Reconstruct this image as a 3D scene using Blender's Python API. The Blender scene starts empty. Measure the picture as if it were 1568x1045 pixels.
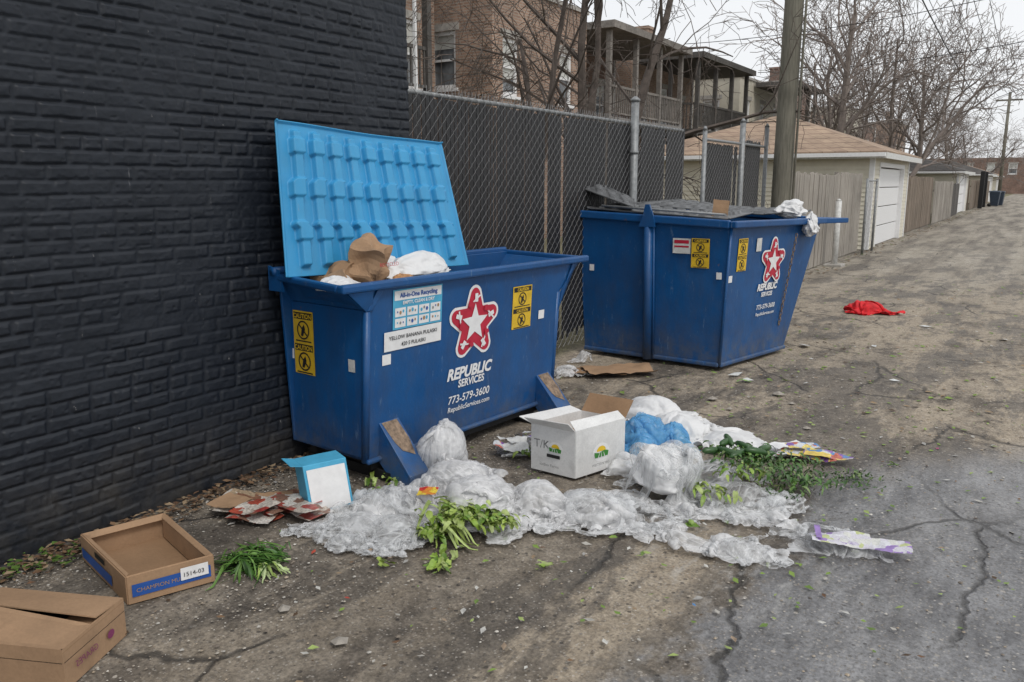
import bpy, bmesh, math, random
import numpy as np
from mathutils import Vector, Matrix, noise as mn
random.seed(7)
sc = bpy.context.scene
sc.view_settings.view_transform = 'Standard'
sc.view_settings.look = 'None'
sc.view_settings.exposure = 0

# ------------------------------------------------------------------ helpers
def empty(name, loc=(0,0,0)):
    e = bpy.data.objects.new(name, None); e.empty_display_size = .1
    sc.collection.objects.link(e); return e
def mk(name, verts, faces, mat=None, parent=None, smooth=False, bevel=0, recalc=False, bseg=2, solid=0):
    me = bpy.data.meshes.new(name)
    me.from_pydata([tuple(v) for v in verts], [], faces)
    if recalc:
        bm = bmesh.new(); bm.from_mesh(me); bmesh.ops.recalc_face_normals(bm, faces=bm.faces); bm.to_mesh(me); bm.free()
    me.update()
    o = bpy.data.objects.new(name, me); sc.collection.objects.link(o)
    if mat:
        for m in (mat if isinstance(mat, (list, tuple)) else [mat]): me.materials.append(m)
    if smooth: me.polygons.foreach_set('use_smooth', [True]*len(me.polygons))
    if solid:
        m = o.modifiers.new('s', 'SOLIDIFY'); m.thickness = solid; m.offset = 0
    if bevel:
        m = o.modifiers.new('b', 'BEVEL'); m.width = bevel; m.segments = bseg; m.limit_method = 'ANGLE'
    if parent: o.parent = parent
    return o
HF = [(0,1,2,3),(7,6,5,4),(0,4,5,1),(1,5,6,2),(2,6,7,3),(3,7,4,0)]
def hexa(name, p8, mat, parent=None, bevel=0):
    return mk(name, p8, HF, mat, parent, bevel=bevel, recalc=True)
class Fr:
    def __init__(s, O, U, V, W=(0,0,1)):
        s.O=Vector(O); s.U=Vector(U).normalized(); s.V=Vector(V).normalized(); s.W=Vector(W).normalized()
    def __call__(s, u, v, w): return s.O+s.U*u+s.V*v+s.W*w
def fbox(name, F, u0,u1,v0,v1,w0,w1, mat, parent=None, bevel=0):
    p=[F(u0,v0,w0),F(u1,v0,w0),F(u1,v1,w0),F(u0,v1,w0),F(u0,v0,w1),F(u1,v0,w1),F(u1,v1,w1),F(u0,v1,w1)]
    return hexa(name,p,mat,parent,bevel)
WORLD=Fr((0,0,0),(1,0,0),(0,1,0))
def boxes(name, F, lst, mat, parent=None, bevel=0):
    V=[];Fs=[]
    for (u0,u1,v0,v1,w0,w1) in lst:
        b=len(V)
        V+= [F(u0,v0,w0),F(u1,v0,w0),F(u1,v1,w0),F(u0,v1,w0),F(u0,v0,w1),F(u1,v0,w1),F(u1,v1,w1),F(u0,v1,w1)]
        Fs+=[tuple(i+b for i in f) for f in HF]
    return mk(name,V,Fs,mat,parent,bevel=bevel,recalc=True)
def tube_data(V,Fs,pts,rad,sides=6,cap=True):
    n=len(pts); b=len(V); prev=None
    for i,p in enumerate(pts):
        d=(pts[min(i+1,n-1)]-pts[max(i-1,0)])
        if d.length<1e-9: d=Vector((0,0,1))
        d.normalize()
        if prev is None:
            a=Vector((1,0,0)) if abs(d.x)<.8 else Vector((0,1,0))
        else: a=prev
        x=(a-d*a.dot(d)); 
        if x.length<1e-6: x=d.orthogonal()
        x.normalize(); y=d.cross(x); prev=x
        r=rad[i] if isinstance(rad,(list,tuple)) else rad
        for k in range(sides):
            t=2*math.pi*k/sides; V.append(p+x*(r*math.cos(t))+y*(r*math.sin(t)))
    for i in range(n-1):
        for k in range(sides):
            k2=(k+1)%sides
            Fs.append((b+i*sides+k,b+i*sides+k2,b+(i+1)*sides+k2,b+(i+1)*sides+k))
    if cap:
        Fs.append(tuple(b+k for k in reversed(range(sides)))); Fs.append(tuple(b+(n-1)*sides+k for k in range(sides)))
def tube(name, pts, rad, mat, parent=None, sides=10, smooth=True):
    V=[];Fs=[]; tube_data(V,Fs,[Vector(p) for p in pts],rad,sides)
    return mk(name,V,Fs,mat,parent,smooth=smooth)
def catmull(P,n):
    P=[Vector(p) for p in P]; Q=[P[0]*2-P[1]]+P+[P[-1]*2-P[-2]]; out=[]
    m=len(P)-1
    for i in range(n+1):
        s=i/n*m; k=min(int(s),m-1); t=s-k
        a,b,c,d=Q[k:k+4]
        out.append(.5*((2*b)+(c-a)*t+(2*a-5*b+4*c-d)*t*t+(3*b-a-3*c+d)*t**3))
    return out
# ------------------------------------------------------------------ node helpers
class NT:
    def __init__(s,name):
        s.m=bpy.data.materials.new(name); s.m.use_nodes=True; s.t=s.m.node_tree; s.n=s.t.nodes; s.l=s.t.links
        s.b=s.n['Principled BSDF']; s.out=s.n['Material Output']
        s.co=s.n.new('ShaderNodeTexCoord').outputs['Object']
    def link(s,a,b): s.l.new(a,b)
    def mapping(s,scale=(1,1,1),loc=(0,0,0),src=None,rot=(0,0,0)):
        m=s.n.new('ShaderNodeMapping'); m.inputs['Scale'].default_value=scale; m.inputs['Location'].default_value=loc; m.inputs['Rotation'].default_value=rot
        s.link(src or s.co,m.inputs['Vector']); return m.outputs[0]
    def noise(s,scale,detail=4,rough=.6,vec=None,dist=0,out='Fac'):
        n=s.n.new('ShaderNodeTexNoise'); n.inputs['Scale'].default_value=scale; n.inputs['Detail'].default_value=detail
        n.inputs['Roughness'].default_value=rough; n.inputs['Distortion'].default_value=dist
        s.link(vec or s.co,n.inputs['Vector']); return n.outputs[out]
    def vor(s,scale,feat='F1',vec=None,out='Distance',rand=1):
        n=s.n.new('ShaderNodeTexVoronoi'); n.feature=feat; n.inputs['Scale'].default_value=scale; n.inputs['Randomness'].default_value=rand
        s.link(vec or s.co,n.inputs['Vector']); return n.outputs[out]
    def ramp(s,src,stops):
        r=s.n.new('ShaderNodeValToRGB'); e=r.color_ramp.elements
        while len(e)>1: e.remove(e[-1])
        def c4(c): return (c,c,c,1) if isinstance(c,(int,float)) else (*c,1)
        e[0].position=stops[0][0]; e[0].color=c4(stops[0][1])
        for p,c in stops[1:]:
            x=e.new(p); x.color=c4(c)
        s.link(src,r.inputs[0]); return r.outputs[0]
    def _set(s,inp,v):
        if isinstance(v,bpy.types.NodeSocket): s.link(v,inp)
        elif isinstance(v,(int,float)):
            try: inp.default_value=v
            except Exception: inp.default_value=(v,v,v,1)
        else: inp.default_value=(*v,1) if len(v)==3 else v
    def mix(s,f,a,b,mode='MIX'):
        m=s.n.new('ShaderNodeMixRGB'); m.blend_type=mode
        s._set(m.inputs[0],f); s._set(m.inputs[1],a); s._set(m.inputs[2],b); return m.outputs[0]
    def math(s,op,a,b=0,clamp=False):
        m=s.n.new('ShaderNodeMath'); m.operation=op; m.use_clamp=clamp
        s._set(m.inputs[0],a); s._set(m.inputs[1],b); return m.outputs[0]
    def sep(s,src=None):
        x=s.n.new('ShaderNodeSeparateXYZ'); s.link(src or s.co,x.inputs[0]); return x.outputs
    def mrange(s,v,a,b,c=0,d=1,smooth=True):
        m=s.n.new('ShaderNodeMapRange'); m.interpolation_type='SMOOTHSTEP' if smooth else 'LINEAR'
        s._set(m.inputs[0],v)
        for i,q in enumerate((a,b,c,d)): m.inputs[i+1].default_value=q
        return m.outputs[0]
    def bump(s,h,strength=.3,dist=.01,prev=None):
        b=s.n.new('ShaderNodeBump'); b.inputs['Strength'].default_value=strength; b.inputs['Distance'].default_value=dist
        s.link(h,b.inputs['Height'])
        if prev: s.link(prev,b.inputs['Normal'])
        s.link(b.outputs[0],s.b.inputs['Normal']); return b.outputs[0]
    def col(s,v): s._set(s.b.inputs['Base Color'],v)
    def rough(s,v): s._set(s.b.inputs['Roughness'],v)
def simple(name,c,rough=.6,var=.25,scale=12,bump=0,metal=0,bscale=60):
    t=NT(name); n=t.noise(scale,3,.65)
    lo=tuple(x*(1-var) for x in c); hi=tuple(min(1,x*(1+var)) for x in c)
    t.col(t.ramp(n,[(.3,lo),(.7,hi)])); t.rough(rough); t.b.inputs['Metallic'].default_value=metal
    if bump: t.bump(t.noise(bscale,3),bump,.004)
    return t.m

# ------------------------------------------------------------------ materials
def mat_ground():
    t=NT('ground_asphalt'); X,Y,Z=t.sep()[:3]
    big2=t.noise(2.3,6,.72,t.mapping((1.2,.75,1),(3,8,0)))
    streak=t.noise(1.9,3,.55,t.mapping((1.7,.13,1),(11,2,0)))
    farn=t.noise(1.3,5,.68,t.mapping((1.5,.16,1),(1,7,0)))
    fine=t.noise(60,3,.7); mid=t.noise(13,5,.72)
    base=t.ramp(big2,[(.34,(.070,.057,.045)),(.46,(.128,.108,.087)),(.57,(.185,.160,.130)),(.70,(.28,.245,.20))])
    base=t.mix(.75,base,t.ramp(mid,[(.32,.55),(.68,1.4)]),'MULTIPLY')
    beige=t.ramp(mid,[(.3,(.27,.218,.158)),(.7,(.46,.39,.30))])
    wob=t.math('MULTIPLY',t.math('SUBTRACT',big2,.5),1.1)
    xs=t.math('ADD',X,wob)
    s1=t.math('MULTIPLY',t.math('MULTIPLY',t.mrange(xs,-1.62,-1.40),t.mrange(xs,-1.0,-1.18)),t.mrange(Y,4.6,3.4))
    s2=t.math('MULTIPLY',t.math('MULTIPLY',t.mrange(xs,-2.55,-2.35),t.mrange(xs,-2.0,-2.2)),t.mrange(Y,3.2,2.6))
    strip=t.math('ADD',t.math('MULTIPLY',s1,.85),t.math('MULTIPLY',s2,.4),True)
    dust=t.math('MULTIPLY',t.ramp(t.math('ADD',t.math('MULTIPLY',streak,.50),t.math('MULTIPLY',big2,.50)),[(.47,0),(.54,1)]),t.mrange(Y,3.4,6.2,.25,.9))
    c=t.mix(t.math('MAXIMUM',strip,dust),base,beige)
    c=t.mix(t.math('MULTIPLY',t.mrange(Y,4.8,6.6),t.ramp(big2,[(.40,.15),(.52,.75)])),c,beige)
    far=t.mrange(Y,9,20); c=t.mix(t.math('MULTIPLY',far,.85),c,t.ramp(farn,[(.34,(.12,.105,.09)),(.44,(.23,.205,.17)),(.53,(.34,.305,.25)),(.66,(.42,.38,.32))]))
    dark=t.ramp(t.noise(1.15,7,.74,t.mapping((1.4,.42,1),(5,21,0))),[(.50,0),(.55,1)])
    trk=t.math('MULTIPLY',t.math('MULTIPLY',t.mrange(xs,-1.45,-1.25),t.mrange(xs,-.85,-1.05)),t.math('MULTIPLY',t.mrange(Y,4.9,5.4),t.mrange(Y,9.5,7.0)))
    dk=t.math('MAXIMUM',t.math('MULTIPLY',dark,t.mrange(Y,14,30,.75,.3)),t.math('MULTIPLY',trk,.75))
    c=t.mix(t.math('MULTIPLY',dk,.85),c,t.ramp(mid,[(.35,(.046,.039,.033)),(.7,(.115,.099,.082))]))
    edge=t.math('ADD',X,t.math('MULTIPLY',t.math('SUBTRACT',big2,.5),1.7))
    g=t.math('MULTIPLY',t.mrange(edge,-.98,-.72),t.mrange(t.math('ADD',Y,t.math('MULTIPLY',X,-1.1)),6.2,5.3))
    grey=t.ramp(t.noise(2.6,7,.74,t.mapping((1.5,.5,1))),[(.36,(.085,.084,.088)),(.47,(.165,.164,.168)),(.60,(.255,.254,.26))])
    c=t.mix(t.math('MULTIPLY',g,.92),c,grey)
    vc=t.n.new('ShaderNodeTexVoronoi'); vc.inputs['Scale'].default_value=85; t.link(t.co,vc.inputs['Vector'])
    sp=t.sep(vc.outputs['Color'])
    stone=t.math('MULTIPLY',t.math('GREATER_THAN',sp[0],.66),t.math('LESS_THAN',vc.outputs['Distance'],.42))
    stc=t.ramp(sp[1],[(0,(.06,.053,.048)),(.5,(.22,.195,.165)),(1,(.50,.46,.41))])
    c=t.mix(t.math('MULTIPLY',stone,.58),c,stc)
    vd=t.n.new('ShaderNodeTexVoronoi'); vd.inputs['Scale'].default_value=34; t.link(t.co,vd.inputs['Vector'])
    sd=t.sep(vd.outputs['Color'])
    pit=t.math('MULTIPLY',t.math('GREATER_THAN',sd[0],.84),t.math('LESS_THAN',vd.outputs['Distance'],.30))
    c=t.mix(t.math('MULTIPLY',pit,.7),c,t.ramp(sd[2],[(.5,(.035,.03,.028)),(.85,(.42,.38,.33))]))
    c=t.mix(.8,c,t.ramp(fine,[(.3,.5),(.7,1.4)]),'MULTIPLY')
    # cracks
    cv=t.mix(.22,t.mapping((1,.7,0)),t.noise(2.2,4,.65,out='Color'),'ADD')
    ce=t.vor(.95,'DISTANCE_TO_EDGE',cv)
    crk=t.math('MULTIPLY',t.ramp(ce,[(.004,1),(.016,0)]),t.ramp(t.noise(1.1,2,.5,t.mapping(loc=(7,7,7))),[(.46,0),(.56,1)]))
    c=t.mix(t.math('MULTIPLY',crk,.75),c,(.03,.027,.024))
    dx=t.math('ADD',X,.95); dy=t.math('SUBTRACT',Y,3.35)
    rr=t.math('SQRT',t.math('ADD',t.math('MULTIPLY',dx,dx),t.math('MULTIPLY',dy,dy)))
    res=t.math('MULTIPLY',t.mrange(rr,.75,.1),t.ramp(t.noise(6,7,.75,t.mapping((1.4,.5,1))),[(.52,0),(.64,1)]))
    c=t.mix(t.math('MULTIPLY',res,.45),c,(.55,.54,.52))
    soil=t.mrange(X,-3.75,-3.95)
    c=t.mix(soil,c,t.ramp(mid,[(.35,(.10,.085,.05)),(.65,(.22,.20,.11))]))
    right=t.mrange(X,3.2,3.6); c=t.mix(right,c,t.ramp(mid,[(.35,(.06,.07,.03)),(.65,(.16,.15,.08))]))
    t.col(c)
    r=t.mix(g,.88,t.ramp(mid,[(.35,.28),(.65,.55)])); r=t.mix(t.math('MULTIPLY',dk,.6),r,.42)
    t.rough(r)
    h=t.math('ADD',t.math('MULTIPLY',fine,.5),t.math('MULTIPLY',stone,.5))
    h=t.math('ADD',h,t.math('MULTIPLY',pit,-.6)); h=t.math('ADD',h,t.math('MULTIPLY',mid,1.0)); h=t.math('ADD',h,t.math('MULTIPLY',crk,-1.0))
    t.bump(h,.85,.010); return t.m
def mat_wall():
    t=NT('painted_brick_slate'); X,Y,Z=t.sep()[:3]
    n=t.noise(3,5,.6); f=t.noise(38,4,.7)
    c=t.ramp(n,[(.3,(.0088,.0122,.0190)),(.7,(.0160,.0202,.0285))])
    c=t.mix(.5,c,t.ramp(f,[(.3,.7),(.72,1.4)]),'MULTIPLY')
    low=t.math('MULTIPLY',t.mrange(Z,.55,.02),t.ramp(t.noise(5,5,.7),[(.35,.1),(.7,1)]))
    c=t.mix(t.math('MULTIPLY',low,.55),c,(.085,.076,.064))
    chips=t.ramp(t.noise(20,6,.8,t.mapping((1,.8,.5))),[(.68,0),(.71,1)])
    c=t.mix(t.math('MULTIPLY',chips,.7),c,(.32,.31,.30))
    drip=t.math('MULTIPLY',t.ramp(t.noise(9,3,.5,t.mapping((1,3.5,.25),(0,3,9))),[(.71,0),(.77,1)]),t.ramp(f,[(.45,0),(.6,1)]))
    c=t.mix(t.math('MULTIPLY',drip,.5),c,(.24,.24,.25))
    t.col(c); t.b.inputs['Specular IOR Level'].default_value=.38; t.rough(t.ramp(f,[(.3,.40),(.7,.62)])); t.bump(f,.35,.004); return t.m
def mat_paint(name,c,c2,rust=.5,rough=.38,grime=(.05,.045,.04)):
    t=NT(name); X,Y,Z=t.sep()[:3]
    n=t.noise(2.2,5,.65); c0=t.ramp(n,[(.3,c),(.7,c2)])
    dirt=t.math('MULTIPLY',t.ramp(t.noise(5,6,.75,t.mapping((1,1,.35))),[(.43,0),(.72,1)]),t.mrange(Z,1.2,.0,.28,.8,False))
    c0=t.mix(t.math('MULTIPLY',dirt,.62),c0,grime)
    low=t.math('MULTIPLY',t.mrange(Z,.42,.05),t.ramp(t.noise(8,5,.7),[(.38,0),(.62,1)]))
    c0=t.mix(t.math('MULTIPLY',low,.55),c0,(.12,.115,.10))
    scr=t.ramp(t.noise(26,7,.8,t.mapping((1,1,.18),(4,4,4))),[(.61,0),(.67,1)])
    c0=t.mix(t.math('MULTIPLY',scr,.42),c0,(.22,.31,.42))
    ru=t.ramp(t.noise(11,7,.78,t.mapping((1,1,.7),(9,1,2))),[(.65,0),(.69,1)])
    c0=t.mix(t.math('MULTIPLY',ru,rust),c0,t.ramp(t.noise(60,3),[(.3,(.06,.025,.012)),(.7,(.22,.14,.09))]))
    t.col(c0); t.rough(t.mix(dirt,rough,.75))
    t.bump(t.math('ADD',t.noise(1.9,2,.5),t.math('MULTIPLY',t.noise(40,3),.05)),.55,.045); return t.m
def mat_film(name,c,tlo=.10,thi=.35,transl=.3,scale=26,rough=.2,bs=.5,cf=1.0):
    t=NT(name); w=t.noise(scale*.5,2,.5,out='Color')
    vec=t.mix(.12,t.co,w,'ADD')
    v1=t.noise(scale,4,.6,vec,1.2); v2=t.vor(scale*1.3,'F1',vec,'Distance')
    h=t.math('ADD',t.math('MULTIPLY',v1,1.0),t.math('MULTIPLY',v2,.7))
    t.col(c); t.rough(rough)
    t.bump(h,bs,.012)
    tl=t.n.new('ShaderNodeBsdfTranslucent'); tl.inputs[0].default_value=(*c,1)
    m1=t.n.new('ShaderNodeMixShader'); m1.inputs[0].default_value=transl; t.link(t.b.outputs[0],m1.inputs[1]); t.link(tl.outputs[0],m1.inputs[2])
    if thi>0:
        at=t.n.new('ShaderNodeAttribute'); at.attribute_name='crease'
        tr=t.n.new('ShaderNodeBsdfTransparent'); m2=t.n.new('ShaderNodeMixShader')
        big=t.ramp(t.noise(6,3,.6),[(.38,tlo),(.60,thi)])
        t.link(t.math('MULTIPLY',big,t.math('SUBTRACT',1,t.math('MULTIPLY',at.outputs['Fac'],cf),True)),m2.inputs[0])
        t.link(m1.outputs[0],m2.inputs[1]); t.link(tr.outputs[0],m2.inputs[2]); t.link(m2.outputs[0],t.out.inputs[0])
    else: t.link(m1.outputs[0],t.out.inputs[0])
    return t.m
def mat_vcol(name,rough=.7):
    t=NT(name); a=t.n.new('ShaderNodeAttribute'); a.attribute_name='Col'
    c=t.mix(.5,a.outputs['Color'],t.ramp(t.noise(50,3),[(.3,.6),(.7,1.3)]),'MULTIPLY'); t.col(c); t.rough(rough)
    return t.m
def mat_brick(name,c1,c2,mortar,w=.22,h=.075):
    t=NT(name); X,Y,Z=t.sep()[:3]
    v=t.n.new('ShaderNodeCombineXYZ'); t.link(t.math('ADD',X,Y),v.inputs[0]); t.link(Z,v.inputs[1])
    b=t.n.new('ShaderNodeTexBrick'); b.inputs['Scale'].default_value=1; b.inputs['Brick Width'].default_value=w; b.inputs['Row Height'].default_value=h
    b.inputs['Mortar Size'].default_value=.010; b.inputs['Color1'].default_value=(*c1,1); b.inputs['Color2'].default_value=(*c2,1); b.inputs['Mortar'].default_value=(*mortar,1)
    t.link(v.outputs[0],b.inputs['Vector'])
    c=t.mix(.85,b.outputs['Color'],t.ramp(t.noise(.7,6,.75),[(.32,.50),(.68,1.25)]),'MULTIPLY')
    t.col(c); t.rough(.9); return t.m
def mat_wood(name,c1,c2,axis_scale=(14,14,1.2)):
    t=NT(name); n=t.noise(3,5,.7,t.mapping(axis_scale)); t2=t.noise(.9,3)
    c=t.ramp(n,[(.3,c1),(.7,c2)]); c=t.mix(.7,c,t.ramp(t2,[(.3,.65),(.7,1.2)]),'MULTIPLY')
    t.col(c); t.rough(.85); t.bump(n,.4,.006); return t.m
def mat_card(name,c):
    t=NT(name); n=t.noise(4,4,.6); w=t.noise(90,2)
    stain=t.ramp(t.noise(7,5,.7,t.mapping(loc=(3,3,3))),[(.55,0),(.7,1)])
    k=t.mix(.4,t.ramp(n,[(.3,tuple(x*.78 for x in c)),(.7,c)]),t.ramp(w,[(.3,.8),(.7,1.1)]),'MULTIPLY')
    t.col(t.mix(t.math('MULTIPLY',stain,.35),k,tuple(x*.5 for x in c))); t.rough(.85); t.bump(t.noise(9,3),.25,.01); return t.m
def mat_print(name,cols,scale=16,mixw=.5):
    t=NT(name); v=t.n.new('ShaderNodeTexVoronoi'); v.distance='CHEBYCHEV'; v.inputs['Scale'].default_value=scale; v.inputs['Randomness'].default_value=.8; t.link(t.co,v.inputs['Vector'])
    s=t.sep(v.outputs['Color']); st=[(i/len(cols),c) for i,c in enumerate(cols)]
    r=t.ramp(s[0],st); r.node.color_ramp.interpolation='CONSTANT'
    f=t.ramp(t.noise(scale*5,3,.6),[(.42,.55),(.55,1.1)])
    t.col(t.mix(mixw,r,f,'MULTIPLY')); t.rough(.4); return t.m

M={}
M['ground']=mat_ground(); M['wall']=mat_wall()
M['blue']=mat_paint('dumpster_blue_paint',(.003,.062,.205),(.006,.090,.275),.55)
M['lid']=mat_paint('lid_light_blue_plastic',(.030,.275,.54),(.05,.35,.65),.35,.42,(.12,.18,.20))
M['darklid']=simple('lid_dark_plastic',(.105,.108,.112),.45,.45,5,.2)
M['black']=simple('black_void',(.012,.012,.013),.7)
M['rust']=simple('rusty_steel',(.22,.155,.105),.7,.6,30,.4)
M['steel']=simple('galvanized_steel',(.26,.27,.275),.5,.25,20,.2,.3)
M['wire']=simple('galvanized_wire',(.24,.24,.245),.5,.2,30,0,.2)
M['slat']=simple('dark_privacy_slat',(.019,.019,.021),.5,.35,3)
M['white']=simple('white_print',(.80,.80,.80),.5,.06,20)
M['dwhite']=simple('dirty_white_label',(.62,.62,.60),.5,.2,18)
M['red']=simple('red_print',(.50,.02,.05),.45,.12,14)
M['yellow']=simple('yellow_sticker',(.72,.47,.03),.45,.12,14)
M['ink']=simple('black_ink',(.015,.015,.02),.6,.1)
M['cyanp']=simple('cyan_print',(.08,.40,.62),.5,.1)
M['bluep']=simple('blue_print',(.02,.09,.35),.5,.1)
M['film']=mat_film('white_plastic_film',(.90,.90,.905),.30,.72,.28,22,.12,.6,.85)
M['film2']=mat_film('thin_plastic_film',(.88,.89,.90),.62,.95,.28,22,.09,.6,.72)
M['cloth']=mat_film('white_sack',(.82,.82,.82),.0,.0,.15,16,.45,.35)
M['bluebag']=mat_film('blue_plastic_bag',(.20,.54,.86),.15,.62,.4,20,.14,.5,.8)
M['redcloth']=simple('red_cloth',(.62,.012,.018),.7,.3,20,.4)
M['card']=mat_card('brown_cardboard',(.42,.265,.155)); M['cardd']=mat_card('brown_cardboard_inside',(.35,.215,.12))
M['wcard']=mat_card('white_cardboard',(.80,.80,.79))
M['pole']=mat_wood('weathered_pole',(.12,.115,.09),(.25,.235,.19))
M['wood']=mat_wood('weathered_fence_wood',(.24,.215,.185),(.42,.385,.34))
M['wood2']=mat_wood('brown_fence_wood',(.15,.12,.09),(.29,.23,.18))
M['porch']=mat_wood('grey_porch_wood',(.15,.135,.12),(.30,.275,.25),(3,3,3))
M['porchd']=mat_wood('dark_porch_wood',(.065,.06,.055),(.13,.12,.11),(3,3,3))
M['siding']=simple('cream_siding',(.66,.62,.51),.6,.08,3)
M['siding2']=simple('beige_siding',(.55,.51,.42),.6,.1,3)
M['shingle']=mat_brick('tan_shingles',(.42,.31,.22),(.33,.235,.17),(.22,.15,.11),.3,.14)
M['shingled']=mat_brick('grey_shingles',(.12,.11,.10),(.09,.08,.075),(.05,.05,.05),.3,.14)
M['brickA']=mat_brick('tan_brick',(.42,.275,.20),(.28,.175,.125),(.38,.33,.28))
M['brickB']=mat_brick('brown_brick',(.29,.165,.12),(.19,.11,.085),(.27,.23,.20))
M['glass']=simple('window_glass',(.16,.17,.18),.08,.7,1.3)
M['curtain']=simple('window_blind',(.55,.55,.52),.6,.1,3)
M['bark']=simple('bark',(.10,.080,.068),.9,.35,8,.3); M['bark2']=simple('bark_grey',(.21,.175,.155),.9,.3,3)
M['vc']=mat_vcol('stone_bits',.85); M['leaf']=mat_vcol('leaf_green',.45)
M['conc']=simple('concrete',(.38,.36,.33),.9,.25,7,.3)

# ------------------------------------------------------------------ numpy value noise
_T={}
def vnoise(x,y,seed):
    if seed not in _T: _T[seed]=np.random.RandomState(seed).rand(256,256)
    T=_T[seed]
    xi=np.floor(x).astype(int); yi=np.floor(y).astype(int); fx=x-xi; fy=y-yi
    fx=fx*fx*(3-2*fx); fy=fy*fy*(3-2*fy)
    a=T[xi%256,yi%256]; b=T[(xi+1)%256,yi%256]; c=T[xi%256,(yi+1)%256]; d=T[(xi+1)%256,(yi+1)%256]
    return (a*(1-fx)+b*fx)*(1-fy)+(c*(1-fx)+d*fx)*fy-.5
def gridmesh(name,P,mat,parent=None,smooth=True,flip=False,keep=None,attr=None):
    n,m=P.shape[:2]; me=bpy.data.meshes.new(name)
    me.vertices.add(n*m); me.vertices.foreach_set('co',P.reshape(-1).astype(np.float32))
    i,j=np.meshgrid(np.arange(n-1),np.arange(m-1),indexing='ij'); a=(i*m+j).ravel()
    if keep is not None: a=a[keep[:-1,:-1].ravel()]
    q=np.stack([a,a+1,a+m+1,a+m],1) if flip else np.stack([a,a+m,a+m+1,a+1],1)
    k=len(q); me.loops.add(k*4); me.loops.foreach_set('vertex_index',q.ravel().astype(np.int32))
    me.polygons.add(k); me.polygons.foreach_set('loop_start',(np.arange(k)*4).astype(np.int32)); me.polygons.foreach_set('loop_total',np.full(k,4,np.int32))
    me.update(calc_edges=True); me.validate()
    me.polygons.foreach_set('use_smooth',np.full(k,smooth)); me.materials.append(mat)
    if attr is not None:
        at=me.attributes.new('crease','FLOAT','POINT'); at.data.foreach_set('value',attr.reshape(-1).astype(np.float32))
    o=bpy.data.objects.new(name,me); sc.collection.objects.link(o)
    if parent: o.parent=parent
    return o

# ------------------------------------------------------------------ ground
def axis(lo,hi,fine_lo,fine_hi,st):
    a=list(np.arange(fine_lo,fine_hi,st)); 
    x=fine_hi;s=st
    while x<hi: a.append(x); s*=1.35; x+=s
    a.append(hi); x=fine_lo-st;s=st
    while x>lo: a.insert(0,x); s*=1.35; x-=s
    a.insert(0,lo); return np.array(a)
gx=axis(-900,900,-4,1.2,.045); gy=axis(-900,900,.6,9,.045)
GX,GY=np.meshgrid(gx,gy,indexing='ij')
near=np.exp(-(np.maximum(0,np.abs(GY-5)-8)/20)**2)*np.exp(-(np.maximum(0,np.abs(GX+1.5)-4)/6)**2)
GZ=(vnoise(GX*1.3+40,GY*.9+40,1)*.022+vnoise(GX*5+40,GY*4+40,2)*.009+vnoise(GX*14+90,GY*14+40,3)*.004)*near
gridmesh('ground',np.stack([GX,GY,GZ-.006],2),M['ground'])

# ------------------------------------------------------------------ painted brick wall (real relief)
wallE=empty('painted_brick_wall')
WX=-3.68; YE=4.45
ys=np.concatenate([np.arange(-4,.9,.03),np.arange(.9,YE-.001,.0065),[YE]]); zs=np.concatenate([np.arange(-.05,3.3,.0055),np.arange(3.3,6.2,.03)])
YY,ZZ=np.meshgrid(ys,zs,indexing='ij')
wy=YY+vnoise(YY*14,ZZ*14,11)*.009; wz=ZZ+vnoise(YY*3+5,ZZ*6,12)*.005+vnoise(YY*16,ZZ*22,13)*.005
ch=.0665; bl=.208
row=np.floor(wz/ch).astype(int); rz=(wz/ch-row)*ch
hdr=(row%6==3); L=np.where(hdr,bl/2,bl)
rs=np.random.RandomState(5); rj=rs.rand(400)*.04
yy=wy+np.where(row%2==0,0,bl/2)+rj[row%400]
bi=np.floor(yy/L).astype(int); by=(yy/L-bi)*L
dz=np.minimum(rz,ch-rz); dy=np.minimum(by,L-by)
jm=.0040+vnoise(YY*6,ZZ*6,14)*.004
prof=np.clip((np.minimum(dz,dy*.7)-jm)/.0090,0,1); prof=prof*prof*(3-2*prof)
soft=np.clip(.82+vnoise(YY*3,ZZ*5,15)*1.4,.25,1.15)
R1=rs.rand(512,512); off=(R1[row%512,bi%512]-.5)*.0060; tilt=(R1[(row*7+3)%512,(bi*5+1)%512]-.5)*.03*(rz-ch/2)
hgt=prof*(.0085*soft)+off*prof+tilt*prof+vnoise(YY*28,ZZ*34,16)*.0028+vnoise(YY*75,ZZ*90,17)*.0016+vnoise(YY*7,ZZ*9,18)*.0028
hgt=hgt-(vnoise(YY*40,ZZ*40,19)>.37)*.003*prof
gridmesh('brick_face',np.stack([WX-.01+hgt,YY,ZZ],2),M['wall'],wallE)
boxes('wall_body',WORLD,[(-9.5,WX-.02,-4,YE,-.05,6.2)],M['wall'],wallE)

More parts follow.
